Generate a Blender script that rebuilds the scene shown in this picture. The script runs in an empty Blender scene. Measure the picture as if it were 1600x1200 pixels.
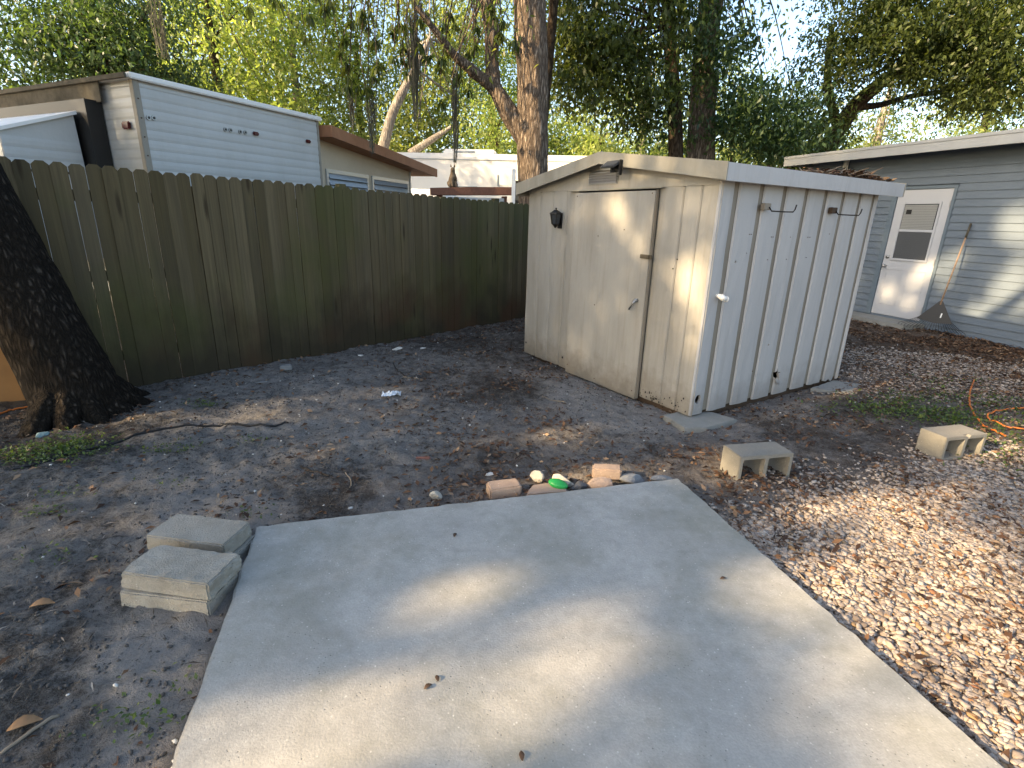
import bpy, bmesh, math, random
import numpy as np
from mathutils import Vector, Matrix
random.seed(7); RNG = np.random.default_rng(11)
scene = bpy.context.scene
COL = scene.collection

# ------------------------------------------------------------------ camera
F_PX, PITCH, ROLL, CAM_H = 816.0, 0.3086, 0.0276, 1.6
_f = np.array([0, math.cos(PITCH), -math.sin(PITCH)]); _r = np.array([1., 0, 0]); _u = np.cross(_r, _f)
CR = _r*math.cos(ROLL)+_u*math.sin(ROLL); CU = -_r*math.sin(ROLL)+_u*math.cos(ROLL); CF = _f
cam = bpy.data.cameras.new('camera'); cam.sensor_width = 36; cam.lens = F_PX/1600*36
cam.clip_start = 0.05; cam.clip_end = 2000
co = bpy.data.objects.new('camera', cam); COL.objects.link(co)
co.matrix_world = Matrix(((CR[0], CU[0], -CF[0], 0), (CR[1], CU[1], -CF[1], 0), (CR[2], CU[2], -CF[2], CAM_H), (0, 0, 0, 1)))
scene.camera = co

# ------------------------------------------------------------------ light
SUN_EL = math.radians(24)
SUN_H = np.array([-0.885, -0.430]); SUN_H = SUN_H/np.linalg.norm(SUN_H)
SUN = np.array([SUN_H[0]*math.cos(SUN_EL), SUN_H[1]*math.cos(SUN_EL), math.sin(SUN_EL)])
world = bpy.data.worlds.new('World'); scene.world = world; world.use_nodes = True
wn = world.node_tree; wn.nodes.clear()
wo = wn.nodes.new('ShaderNodeOutputWorld'); wb = wn.nodes.new('ShaderNodeBackground'); ws = wn.nodes.new('ShaderNodeTexSky')
ws.sky_type = 'NISHITA'; ws.sun_disc = False; ws.sun_elevation = SUN_EL
ws.sun_rotation = math.atan2(SUN_H[0], SUN_H[1]); ws.air_density = 1.0; ws.dust_density = 2.2; ws.ozone_density = 0.8
wb.inputs['Strength'].default_value = 0.14
wn.links.new(ws.outputs[0], wb.inputs[0]); wn.links.new(wb.outputs[0], wo.inputs[0])
sl = bpy.data.lights.new('sun', 'SUN'); sl.energy = 5.0; sl.angle = math.radians(0.75); sl.color = (1.0, 0.75, 0.45)
so = bpy.data.objects.new('sun', sl); COL.objects.link(so)
so.rotation_euler = Vector(-SUN).to_track_quat('-Z', 'Y').to_euler()
vs = scene.view_settings; vs.view_transform = 'Standard'; vs.look = 'None'; vs.exposure = 1.8; vs.gamma = 1.0; vs.use_curve_mapping = False
scene.render.engine = 'CYCLES'
scene.cycles.max_bounces = 8; scene.cycles.transparent_max_bounces = 8
scene.render.film_transparent = False

# ------------------------------------------------------------------ pixel helpers (photo pixel -> direction)
def ray(px, py):
    d = CF*F_PX + CR*(px-800) - CU*(py-600); return d/np.linalg.norm(d)
def G(px, py, z=0.0):
    d = ray(px, py); t = (z-CAM_H)/d[2]; return np.array([d[0]*t, d[1]*t, z])
def ATY(px, py, y):
    d = ray(px, py); t = y/d[1]; return np.array([d[0]*t, y, CAM_H+d[2]*t])
def PROJ(P):
    P = np.atleast_2d(P)-np.array([0, 0, CAM_H]); z = P@CF
    return np.stack([800+F_PX*(P@CR)/z, 600-F_PX*(P@CU)/z, z], 1)
def ONPL(px, py, A, dv):
    n = np.array([-dv[1], dv[0]]); d = ray(px, py); t = (n@np.asarray(A)[:2])/(n@d[:2]); return np.array([d[0]*t, d[1]*t, CAM_H+d[2]*t])

# ------------------------------------------------------------------ numpy noise
def _hash(ix, iy, iz, s):
    h = (ix*374761393 + iy*668265263 + iz*2147483647 + s*1274126177) & 0xffffffff
    h = ((h ^ (h >> 13))*1274126177) & 0xffffffff
    return ((h ^ (h >> 16)) & 0xffff)/65535.0
def vnoise(p, s=0):
    p = np.asarray(p, float); i = np.floor(p).astype(np.int64); f = p-i; f = f*f*(3-2*f)
    o = 0
    for dx in (0, 1):
        for dy in (0, 1):
            for dz in (0, 1):
                w = (f[:, 0] if dx else 1-f[:, 0])*(f[:, 1] if dy else 1-f[:, 1])*(f[:, 2] if dz else 1-f[:, 2])
                o = o + w*_hash(i[:, 0]+dx, i[:, 1]+dy, i[:, 2]+dz, s)
    return o
def fbm(p, oct=4, s=0, g=0.5):
    o = 0; a = 1; t = 0
    for k in range(oct):
        o = o + a*vnoise(np.asarray(p)*2**k+k*17.3, s+k); t += a; a *= g
    return o/t

# ------------------------------------------------------------------ materials
MATS = {}
class NB:
    def __init__(self, name):
        self.m = bpy.data.materials.new(name); self.m.use_nodes = True; self.t = self.m.node_tree
        self.b = self.t.nodes['Principled BSDF']; self.out = self.t.nodes['Material Output']
        self.b.inputs['Specular IOR Level'].default_value = 0.3
    def n(self, ty, **kw):
        x = self.t.nodes.new(ty)
        for k, v in kw.items():
            if k in x.inputs.keys(): 
                self.set(x.inputs[k], v)
            else: setattr(x, k, v)
        return x
    def set(self, inp, v):
        if hasattr(v, 'is_linked') or isinstance(v, bpy.types.NodeSocket): self.t.links.new(v, inp)
        else: inp.default_value = v
    def coord(self, kind='Object'):
        return self.n('ShaderNodeTexCoord').outputs[kind]
    def pos(self):
        return self.n('ShaderNodeNewGeometry').outputs['Position']
    def mapv(self, v, scale=(1, 1, 1)):
        x = self.n('ShaderNodeMapping'); self.set(x.inputs['Vector'], v); x.inputs['Scale'].default_value = scale; return x.outputs[0]
    def noise(self, v, scale, detail=4, rough=0.55, dist=0):
        x = self.n('ShaderNodeTexNoise'); self.set(x.inputs['Vector'], v)
        x.inputs['Scale'].default_value = scale; x.inputs['Detail'].default_value = detail
        x.inputs['Roughness'].default_value = rough; x.inputs['Distortion'].default_value = dist; return x.outputs['Fac']
    def voro(self, v, scale, feature='F1', out='Distance'):
        x = self.n('ShaderNodeTexVoronoi'); x.feature = feature; self.set(x.inputs['Vector'], v); x.inputs['Scale'].default_value = scale; return x.outputs[out]
    def ramp(self, f, stops):
        x = self.n('ShaderNodeValToRGB'); self.set(x.inputs[0], f); e = x.color_ramp.elements
        while len(e) < len(stops): e.new(0.5)
        for k, (p, c) in enumerate(stops):
            e[k].position = p; e[k].color = (c, c, c, 1) if isinstance(c, (int, float)) else (*c, 1)
        return x.outputs[0]
    def mix(self, f, a, b, mode='MIX'):
        x = self.n('ShaderNodeMix'); x.data_type = 'RGBA'; x.blend_type = mode
        self.set(x.inputs[0], f)
        for s, v in ((6, a), (7, b)):
            if isinstance(v, tuple): x.inputs[s].default_value = (*v[:3], 1)
            elif isinstance(v, (int, float)): x.inputs[s].default_value = (v, v, v, 1)
            else: self.t.links.new(v, x.inputs[s])
        return x.outputs[2]
    def math(self, op, a, b=0.0):
        x = self.n('ShaderNodeMath'); x.operation = op; self.set(x.inputs[0], a); self.set(x.inputs[1], b); return x.outputs[0]
    def attr(self, name, out='Color'):
        x = self.n('ShaderNodeAttribute'); x.attribute_name = name; return x.outputs[out]
    def rand(self):
        return self.n('ShaderNodeObjectInfo').outputs['Random']
    def bump(self, h, strength=0.5, dist=0.01):
        x = self.n('ShaderNodeBump'); x.inputs['Strength'].default_value = strength; x.inputs['Distance'].default_value = dist
        self.set(x.inputs['Height'], h); self.t.links.new(x.outputs[0], self.b.inputs['Normal']); return x
    def col(self, c, rough=0.8, spec=None, metal=0):
        if isinstance(c, tuple): self.b.inputs['Base Color'].default_value = (*c[:3], 1)
        else: self.t.links.new(c, self.b.inputs['Base Color'])
        self.set(self.b.inputs['Roughness'], rough); self.b.inputs['Metallic'].default_value = metal
        if spec is not None: self.b.inputs['Specular IOR Level'].default_value = spec
        return self.m

def paint(name, c, rough=0.6, dirt=0.25, dirtc=(0.16, 0.13, 0.09), scale=3.0, streak=True, bump=0.05, vary=0.0, splash=0.0):
    b = NB(name); p = b.coord('Object')
    n1 = b.noise(b.mapv(p, (1, 1, 0.25 if streak else 1)), scale, 6, 0.65)
    n2 = b.noise(p, scale*9, 4, 0.6)
    f = b.ramp(n1, [(0.42, 0.0), (0.78, 1.0)])
    f2 = b.math('MULTIPLY', f, dirt)
    c0 = b.mix(b.math('MULTIPLY', n2, 0.18), c, tuple(x*0.72 for x in c))
    if vary: c0 = b.mix(b.math('MULTIPLY', b.rand(), vary), c0, tuple(x*0.5 for x in c))
    if splash:
        sp_ = b.n('ShaderNodeSeparateXYZ'); b.t.links.new(b.pos(), sp_.inputs[0])
        hz = b.math('ADD', sp_.outputs[2], b.math('MULTIPLY', b.math('SUBTRACT', b.noise(b.pos(), 7, 6, 0.7), 0.5), 0.55))
        c0 = b.mix(b.math('MULTIPLY', b.ramp(hz, [(0.0, 1.0), (0.30, 0.0)]), splash), c0, (0.13, 0.105, 0.075))
        st2 = b.ramp(b.noise(b.mapv(b.pos(), (14, 14, 0.7)), 1.0, 5, 0.7), [(0.52, 0.0), (0.75, 1.0)])
        c0 = b.mix(b.math('MULTIPLY', st2, splash*0.6), c0, (0.20, 0.17, 0.12))
    b.bump(b.math('ADD', n2, b.math('MULTIPLY', n1, 3.0)), 0.35, bump*0.12)
    return b.col(b.mix(f2, c0, dirtc), b.math('ADD', rough, b.math('MULTIPLY', f, 0.2)))
def plain(name, c, rough=0.6, metal=0.0, var=0.25, scale=12.0, bump=0.0):
    b = NB(name); n = b.noise(b.coord('Object'), scale, 5, 0.6)
    if bump: b.bump(n, 0.5, bump)
    return b.col(b.mix(b.math('MULTIPLY', n, var*2), c, tuple(x*0.55 for x in c)), rough, metal=metal)

def m_concrete(name, c=(0.40, 0.385, 0.36), dark=(0.20, 0.19, 0.17), fine=160.0, stain=0.5, algae=0.0, vary=0.15, bump=0.002):
    b = NB(name); p = b.pos()
    big = b.noise(p, 2.2, 7, 0.68, 0.7); med = b.noise(p, 17, 5, 0.6); spk = b.noise(p, fine, 3, 0.6)
    pit = b.ramp(b.voro(p, fine*0.45), [(0.06, 1.0), (0.20, 0.0)])
    pit = b.math('MULTIPLY', pit, b.ramp(b.noise(p, 9, 2), [(0.5, 0.0), (0.62, 1.0)]))
    wht = b.ramp(b.voro(p, fine*0.31), [(0.05, 1.0), (0.16, 0.0)])
    wht = b.math('MULTIPLY', wht, b.ramp(b.noise(p, 40, 4, 0.8), [(0.40, 0.0), (0.65, 1.0)]))
    c1 = b.mix(b.math('MULTIPLY', b.ramp(big, [(0.40, 0.0), (0.75, 1.0)]), stain), c, dark)
    c1 = b.mix(b.math('MULTIPLY', b.ramp(med, [(0.45, 0.0), (0.75, 1.0)]), 0.35), c1, dark)
    c1 = b.mix(b.math('MULTIPLY', b.ramp(spk, [(0.35, 0.0), (0.7, 1.0)]), 0.28), c1, tuple(x*0.45 for x in c))
    if algae: 
        ag = b.math('MULTIPLY', b.ramp(b.noise(p, 1.3, 6, 0.7), [(0.46, 0.0), (0.68, 1.0)]), algae)
        c1 = b.mix(ag, c1, (0.165, 0.165, 0.125))
    c1 = b.mix(b.math('MULTIPLY', pit, 0.6), c1, (0.09, 0.085, 0.075))
    c1 = b.mix(b.math('MULTIPLY', wht, 0.65), c1, (0.72, 0.69, 0.62))
    c1 = b.mix(b.math('MULTIPLY', b.rand(), vary), c1, tuple(x*0.6 for x in c))
    h = b.math('SUBTRACT', b.math('ADD', spk, b.math('MULTIPLY', med, 0.7)), b.math('MULTIPLY', pit, 0.8))
    b.bump(h, 0.6, bump)
    return b.col(c1, 0.85, 0.25)

def m_leaf(name, dark, light, trans=0.45, rough=0.45, tr_tint=(1.5, 1.5, 0.5)):
    b = NB(name); a = b.attr('tint', 'Fac')
    c = b.mix(a, dark, light)
    b.col(c, rough, 0.35)
    tr = b.n('ShaderNodeBsdfTranslucent')
    tc = b.mix(1.0, c, tuple(tr_tint), 'MULTIPLY'); b.t.links.new(tc, tr.inputs[0])
    mx = b.n('ShaderNodeMixShader'); mx.inputs[0].default_value = trans
    b.t.links.new(b.b.outputs[0], mx.inputs[1]); b.t.links.new(tr.outputs[0], mx.inputs[2]); b.t.links.new(mx.outputs[0], b.out.inputs[0])
    return b.m
def m_litter(name, stops, rough=0.75, trans=0.0):
    b = NB(name); a = b.attr('tint', 'Fac'); return b.col(b.ramp(a, stops), rough, 0.25)

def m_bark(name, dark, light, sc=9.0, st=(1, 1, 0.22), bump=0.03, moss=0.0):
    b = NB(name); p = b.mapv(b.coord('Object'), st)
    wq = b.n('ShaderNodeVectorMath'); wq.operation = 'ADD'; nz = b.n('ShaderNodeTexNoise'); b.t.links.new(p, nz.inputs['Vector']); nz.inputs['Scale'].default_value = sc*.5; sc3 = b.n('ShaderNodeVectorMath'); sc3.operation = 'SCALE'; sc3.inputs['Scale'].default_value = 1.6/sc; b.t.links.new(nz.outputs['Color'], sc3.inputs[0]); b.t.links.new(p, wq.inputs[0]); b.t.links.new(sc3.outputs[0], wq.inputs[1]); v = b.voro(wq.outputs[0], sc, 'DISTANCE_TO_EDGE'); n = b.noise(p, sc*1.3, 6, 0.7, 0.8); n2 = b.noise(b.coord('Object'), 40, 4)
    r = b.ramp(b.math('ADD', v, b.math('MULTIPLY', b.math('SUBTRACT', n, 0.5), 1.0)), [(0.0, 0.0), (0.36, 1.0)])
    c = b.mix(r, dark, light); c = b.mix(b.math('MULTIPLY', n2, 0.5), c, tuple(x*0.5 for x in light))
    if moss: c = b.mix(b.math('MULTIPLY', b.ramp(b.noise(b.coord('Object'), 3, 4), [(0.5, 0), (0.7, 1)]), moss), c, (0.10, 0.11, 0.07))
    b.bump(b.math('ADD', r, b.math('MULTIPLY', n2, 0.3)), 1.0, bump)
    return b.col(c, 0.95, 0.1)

def m_fence():
    b = NB('weathered_fence_wood'); p = b.coord('Object'); w = b.pos(); rnd = b.rand()
    off = b.n('ShaderNodeVectorMath'); off.operation = 'ADD'; b.t.links.new(p, off.inputs[0])
    cmb = b.n('ShaderNodeCombineXYZ'); b.set(cmb.inputs[0], b.math('MULTIPLY', rnd, 31.0)); b.set(cmb.inputs[2], b.math('MULTIPLY', rnd, 57.0)); b.t.links.new(cmb.outputs[0], off.inputs[1])
    q = off.outputs[0]
    grain = b.noise(b.mapv(q, (60, 60, 1.8)), 1.0, 6, 0.7, 0.8)
    blot = b.noise(b.mapv(q, (4, 4, 1.2)), 1.0, 5, 0.6)
    knot = b.ramp(b.voro(b.mapv(q, (7, 7, 2.1)), 1.0), [(0.06, 1.0), (0.16, 0.0)])
    base = b.mix(rnd, (0.085, 0.067, 0.032), (0.165, 0.130, 0.072))
    base = b.mix(b.math('MULTIPLY', b.ramp(grain, [(0.35, 0), (0.7, 1)]), 0.6), base, (0.050, 0.038, 0.022))
    base = b.mix(b.math('MULTIPLY', b.ramp(blot, [(0.42, 0), (0.7, 1)]), 0.55), base, (0.055, 0.048, 0.034))
    green = b.math('MULTIPLY', b.ramp(b.noise(b.mapv(w, (0.8, 0.8, 0.6)), 1.0, 4, 0.6), [(0.45, 0), (0.62, 1)]), 0.55)
    base = b.mix(green, base, (0.072, 0.080, 0.022))
    sep = b.n('ShaderNodeSeparateXYZ'); b.t.links.new(w, sep.inputs[0])
    # damp, soil-splashed foot of the boards: a ragged stain line
    hz = b.math('ADD', sep.outputs[2], b.math('MULTIPLY', b.math('SUBTRACT', b.noise(b.mapv(w, (2, 2, 1)), 1.4, 5, 0.6), 0.5), 1.3))
    damp = b.ramp(hz, [(0.15, 1.0), (0.80, 0.0)])
    base = b.mix(b.math('MULTIPLY', damp, 0.8), base, (0.030, 0.024, 0.016))
    red = b.math('MULTIPLY', damp, b.ramp(b.noise(b.mapv(w, (0.55, 0.55, 0.4)), 1.7, 2), [(0.5, 0), (0.6, 1)]))
    base = b.mix(b.math('MULTIPLY', red, 0.55), base, (0.085, 0.042, 0.022))
    base = b.mix(b.math('MULTIPLY', knot, 0.75), base, (0.028, 0.020, 0.012))
    b.bump(b.math('SUBTRACT', grain, knot), 0.6, 0.003)
    return b.col(base, 0.9, 0.15)

def m_ground():
    b = NB('sandy_dirt'); p = b.pos()
    sand = b.attr('sand', 'Fac'); leafy = b.attr('leafy', 'Fac'); 
    n1 = b.noise(p, 1.7, 7, 0.68, 0.4); n2 = b.noise(p, 9, 7, 0.7); n3 = b.noise(p, 55, 5, 0.7); n4 = b.noise(p, 210, 3, 0.7)
    f = b.math('ADD', b.math('ADD', sand, 0.13), b.math('MULTIPLY', b.math('SUBTRACT', n1, 0.5), 1.3))
    f = b.math('ADD', f, b.math('MULTIPLY', b.math('SUBTRACT', n2, 0.5), 2.0))
    f = b.math('ADD', f, b.math('MULTIPLY', b.math('SUBTRACT', n3, 0.5), 1.5))
    c = b.ramp(f, [(0.0, (0.030, 0.026, 0.022)), (0.26, (0.090, 0.082, 0.073)), (0.50, (0.20, 0.188, 0.172)), (1.0, (0.35, 0.325, 0.295))])
    c = b.mix(b.math('MULTIPLY', b.ramp(n3, [(0.55, 0), (0.68, 1)]), 0.5), c, (0.030, 0.025, 0.020))
    c = b.mix(b.math('MULTIPLY', b.ramp(n4, [(0.42, 0), (0.66, 1)]), 0.42), c, (0.26, 0.25, 0.23))
    lf = b.math('MULTIPLY', leafy, b.ramp(b.noise(p, 70, 5, 0.75), [(0.30, 0), (0.6, 1)]))
    c = b.mix(lf, c, b.mix(n4, (0.055, 0.032, 0.018), (0.19, 0.115, 0.065)))
    gv = b.attr('grav', 'Fac'); c = b.mix(b.math('MULTIPLY', gv, 0.85), c, b.mix(n3, (0.20, 0.145, 0.11), (0.38, 0.30, 0.235)))
    b.bump(b.math('ADD', b.math('MULTIPLY', n2, 1.5), b.math('ADD', b.math('MULTIPLY', n3, 1.0), b.math('MULTIPLY', n4, 0.5))), 1.0, 0.035)
    return b.col(c, 0.95, 0.1)

# ------------------------------------------------------------------ mesh helpers
def link(name, me, mat=None, parent=None, smooth=False):
    o = bpy.data.objects.new(name, me); COL.objects.link(o)
    if mat and not me.materials: me.materials.append(mat)
    if parent: o.parent = parent
    if smooth: me.polygons.foreach_set('use_smooth', [True]*len(me.polygons))
    return o
def mesh_np(name, V, F, attrs=None):
    V = np.asarray(V, np.float32); F = np.asarray(F, np.int32); k = F.shape[1]
    me = bpy.data.meshes.new(name); me.vertices.add(len(V)); me.vertices.foreach_set('co', V.ravel())
    me.loops.add(F.size); me.loops.foreach_set('vertex_index', F.ravel())
    me.polygons.add(len(F)); me.polygons.foreach_set('loop_start', np.arange(0, F.size, k, dtype=np.int32))
    try: me.polygons.foreach_set('loop_total', np.full(len(F), k, dtype=np.int32))
    except Exception: pass
    for n, a in (attrs or {}).items():
        at = me.attributes.new(n, 'FLOAT', 'POINT'); at.data.foreach_set('value', np.asarray(a, np.float32))
    me.update(calc_edges=True); return me
def tag(o, label=None, cat=None, group=None, kind=None):
    if label: o['label'] = label
    if cat: o['category'] = cat
    if group: o['group'] = group
    if kind: o['kind'] = kind
    return o
def thing(name, label, cat, loc=(0, 0, 0), rz=0.0, group=None):
    o = bpy.data.objects.new(name, None); o.empty_display_size = 0.1; COL.objects.link(o); o.location = loc; o.rotation_euler = (0, 0, rz)
    return tag(o, label, cat, group)

class MB:
    """collects shapes in one local frame; build() links them as ONE mesh object"""
    def __init__(self): self.bm = bmesh.new()
    def box(self, x0, x1, y0, y1, z0, z1, bev=0.0, M=None):
        r = bmesh.ops.create_cube(self.bm, size=1.0); vs_ = r['verts']
        for v in vs_: v.co = Vector(((x0+x1)/2+v.co.x*(x1-x0), (y0+y1)/2+v.co.y*(y1-y0), (z0+z1)/2+v.co.z*(z1-z0)))
        if bev:
            es = list({e for v in vs_ for e in v.link_edges})
            rr = bmesh.ops.bevel(self.bm, geom=es, offset=bev, segments=2, affect='EDGES', clamp_overlap=True)
            vs_ = list({v for f in rr['faces'] for v in f.verts} | {v for v in vs_ if v.is_valid})
        if M is not None: bmesh.ops.transform(self.bm, matrix=M, verts=vs_)
        return self
    def prism(self, pts, axis, a, b):
        """polygon pts (2D) extruded along axis from a to b"""
        def P(q, w): 
            return {'x': (w, q[0], q[1]), 'y': (q[0], w, q[1]), 'z': (q[0], q[1], w)}[axis]
        A = [self.bm.verts.new(P(q, a)) for q in pts]; B = [self.bm.verts.new(P(q, b)) for q in pts]
        n = len(pts)
        self.bm.faces.new(A); self.bm.faces.new(B[::-1])
        for i in range(n): self.bm.faces.new((A[i], B[i], B[(i+1) % n], A[(i+1) % n]))
        return self
    def tube(self, pts, rad, seg=8, cap=True):
        pts = [Vector(p) for p in pts]; n = len(pts)
        rad = [rad]*n if isinstance(rad, (int, float)) else rad
        rings = []; up = Vector((0.31, 0.17, 0.93)).normalized(); px = None
        for i, p in enumerate(pts):
            t = (pts[min(i+1, n-1)]-pts[max(i-1, 0)]).normalized()
            if px is None:
                px = t.cross(up); 
                if px.length < 1e-3: px = t.cross(Vector((1, 0, 0)))
            px = (px - t*px.dot(t)).normalized(); py = t.cross(px)
            rings.append([self.bm.verts.new(p+(px*math.cos(2*math.pi*k/seg)+py*math.sin(2*math.pi*k/seg))*rad[i]) for k in range(seg)])
        for a, b in zip(rings, rings[1:]):
            for k in range(seg): self.bm.faces.new((a[k], a[(k+1) % seg], b[(k+1) % seg], b[k]))
        if cap: self.bm.faces.new(rings[0][::-1]); self.bm.faces.new(rings[-1])
        return self
    def cyl(self, p0, p1, r, seg=14): return self.tube([p0, p1], r, seg)
    def ball(self, c, r, sub=2, sc=(1, 1, 1)):
        rr = bmesh.ops.create_icosphere(self.bm, subdivisions=sub, radius=r)
        for v in rr['verts']: v.co = Vector((c[0]+v.co.x*sc[0], c[1]+v.co.y*sc[1], c[2]+v.co.z*sc[2]))
        return self
    def quad(self, *ps):
        self.bm.faces.new([self.bm.verts.new(p) for p in ps]); return self
    def mesh(self, name):
        bmesh.ops.recalc_face_normals(self.bm, faces=self.bm.faces)
        me = bpy.data.meshes.new(name); self.bm.to_mesh(me); self.bm.free(); return me
    def build(self, name, mat, parent=None, smooth=False):
        return link(name, self.mesh(name), mat, parent, smooth)

def cut(obj, cutters):
    """cut real openings: boolean difference, applied"""
    for cme in cutters:
        c = bpy.data.objects.new('cutter', cme); COL.objects.link(c); c.parent = obj.parent
        bpy.context.view_layer.update()
        md = obj.modifiers.new('b', 'BOOLEAN'); md.object = c; md.solver = 'EXACT'
        bpy.context.view_layer.update()
        dg = bpy.context.evaluated_depsgraph_get(); me = bpy.data.meshes.new_from_object(obj.evaluated_get(dg))
        obj.modifiers.clear(); obj.data = me; bpy.data.objects.remove(c)

# ------------------------------------------------------------------ material library
M = {}
M['ground'] = m_ground(); M['fence'] = m_fence()
M['slab'] = m_concrete('slab_concrete', (0.385, 0.372, 0.335), (0.195, 0.188, 0.165), 120, 0.5, 0.65, 0.0, 0.0022)
M['block'] = m_concrete('block_concrete', (0.245, 0.23, 0.195), (0.15, 0.138, 0.112), 160, 0.45, 0.12, 0.25, 0.004)
M['capblock'] = m_concrete('cap_block_concrete', (0.37, 0.345, 0.29), (0.17, 0.15, 0.115), 130, 0.7, 0.2, 0.25, 0.010)
M['paver'] = m_concrete('paver_concrete', (0.28, 0.275, 0.25), (0.16, 0.155, 0.13), 150, 0.5, 0.35, 0.2)
M['cream'] = paint('old_cream_paint', (0.345, 0.330, 0.292), 0.5, 0.5, (0.16, 0.14, 0.105), 2.6, vary=0.06, splash=0.7)
M['groove'] = paint('groove_cream_paint', (0.25, 0.215, 0.165), 0.55, 0.5, (0.12, 0.095, 0.065), 4.0)
M['white'] = paint('rolled_white_paint', (0.425, 0.415, 0.40), 0.42, 0.22, (0.22, 0.205, 0.175), 2.6, vary=0.05, splash=0.4)
M['fascia'] = paint('shed_fascia_paint', (0.315, 0.295, 0.24), 0.5, 0.55, (0.12, 0.105, 0.07), 3.4)
M['roofmetal'] = paint('shed_roof_metal', (0.40, 0.38, 0.34), 0.6, 0.6, (0.13, 0.10, 0.07), 2.5, False)
M['blackmetal'] = plain('black_metal', (0.018, 0.017, 0.016), 0.45)
M['glassdark'] = plain('dark_window_glass', (0.05, 0.055, 0.06), 0.12)
M['steel'] = plain('worn_steel', (0.42, 0.41, 0.39), 0.35, 0.85)
M['rust'] = plain('rusty_steel', (0.11, 0.065, 0.04), 0.8, 0.2, 0.4, 30)
M['darkrust'] = plain('tarnished_brown_metal', (0.10, 0.085, 0.06), 0.6, 0.3)
M['pvc'] = plain('white_plastic', (0.74, 0.73, 0.69), 0.35, 0, 0.1)
M['sill'] = plain('damp_timber', (0.085, 0.055, 0.034), 0.9, 0, 0.5, 25, 0.004)
M['siding'] = paint('blue_grey_siding', (0.122, 0.152, 0.185), 0.5, 0.18, (0.085, 0.10, 0.105), 2.0, False, vary=0.10)
M['sidetrim'] = paint('blue_grey_trim', (0.12, 0.155, 0.185), 0.5, 0.1, (0.07, 0.085, 0.09), 3)
M['housefascia'] = paint('house_fascia_paint', (0.36, 0.365, 0.35), 0.5, 0.2, (0.17, 0.165, 0.145), 3)
M['doorwhite'] = paint('door_white_paint', (0.43, 0.44, 0.455), 0.35, 0.08, (0.45, 0.45, 0.43), 3)
M['blind'] = plain('window_blind', (0.26, 0.265, 0.25), 0.5, 0, 0.08)
M['screen'] = plain('insect_screen', (0.075, 0.08, 0.085), 0.6, 0, 0.1)
M['trailer'] = paint('trailer_aluminium_white', (0.50, 0.505, 0.485), 0.4, 0.35, (0.30, 0.29, 0.25), 1.6, vary=0.10)
M['trailertrim'] = paint('trailer_trim', (0.30, 0.275, 0.225), 0.5, 0.5, (0.13, 0.105, 0.07), 5)
M['mould'] = paint('mouldy_awning', (0.105, 0.090, 0.062), 0.85, 0.7, (0.03, 0.026, 0.018), 6, False)
M['red'] = plain('red_lens', (0.085, 0.012, 0.012), 0.25)
M['chrome'] = plain('lamp_chrome', (0.30, 0.30, 0.30), 0.35, 0.8)
M['beige'] = paint('beige_stucco', (0.55, 0.47, 0.35), 0.8, 0.2, (0.36, 0.31, 0.23), 3, False)
M['brownroof'] = paint('brown_roof_board', (0.36, 0.17, 0.085), 0.7, 0.4, (0.16, 0.085, 0.05), 5, False)
M['alum'] = plain('window_aluminium', (0.52, 0.53, 0.53), 0.35, 0.5, 0.1)
M['louver'] = plain('louver_glass', (0.30, 0.33, 0.35), 0.15, 0, 0.3)
M['rv'] = paint('motorhome_white', (0.78, 0.77, 0.73), 0.35, 0.08, (0.5, 0.47, 0.4), 2, False)
M['beam'] = plain('peeling_brown_beam', (0.24, 0.115, 0.075), 0.9, 0, 0.6, 22, 0.01)
M['lumber'] = plain('yellow_lumber', (0.52, 0.37, 0.17), 0.7, 0, 0.25, 14)
M['plywood'] = plain('orange_plywood', (0.40, 0.19, 0.06), 0.8, 0, 0.4, 9)
M['tealgrey'] = plain('grey_corrugated_sheet', (0.34, 0.38, 0.40), 0.5, 0, 0.3)
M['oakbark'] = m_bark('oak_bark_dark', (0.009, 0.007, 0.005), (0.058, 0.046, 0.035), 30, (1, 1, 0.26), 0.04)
M['bark'] = m_bark('oak_bark', (0.065, 0.045, 0.032), (0.36, 0.285, 0.215), 24, (1, 1, 0.20), 0.03)  # lightened to stand in for sun the crowns block on the centre trunk
M['barkdk'] = m_bark('tree_bark_dark', (0.025, 0.018, 0.012), (0.11, 0.08, 0.052), 14, (1, 1, 0.3), 0.02)
M['barkgrey'] = m_bark('tree_bark_pale', (0.14, 0.12, 0.10), (0.36, 0.32, 0.27), 12, (1, 1, 0.3), 0.015)
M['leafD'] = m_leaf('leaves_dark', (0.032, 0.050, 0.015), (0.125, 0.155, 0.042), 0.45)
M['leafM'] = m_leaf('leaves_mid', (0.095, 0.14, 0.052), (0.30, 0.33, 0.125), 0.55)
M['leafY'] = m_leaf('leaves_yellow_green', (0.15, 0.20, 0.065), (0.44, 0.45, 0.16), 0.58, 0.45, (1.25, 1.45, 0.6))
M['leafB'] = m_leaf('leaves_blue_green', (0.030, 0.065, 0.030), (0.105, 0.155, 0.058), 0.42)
M['moss'] = m_leaf('spanish_moss', (0.06, 0.058, 0.042), (0.13, 0.125, 0.09), 0.3, 0.9, (1, 1, 0.9))
M['litter'] = m_litter('dry_leaves', [(0.0, (0.032, 0.017, 0.010)), (0.4, (0.085, 0.043, 0.023)), (0.75, (0.16, 0.085, 0.042)), (1.0, (0.27, 0.19, 0.12))])
M['twig'] = m_litter('twigs', [(0.0, (0.025, 0.019, 0.014)), (0.6, (0.12, 0.094, 0.068)), (1.0, (0.36, 0.31, 0.25))])
M['weed'] = m_leaf('weeds', (0.045, 0.085, 0.024), (0.16, 0.20, 0.055), 0.35)
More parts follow.
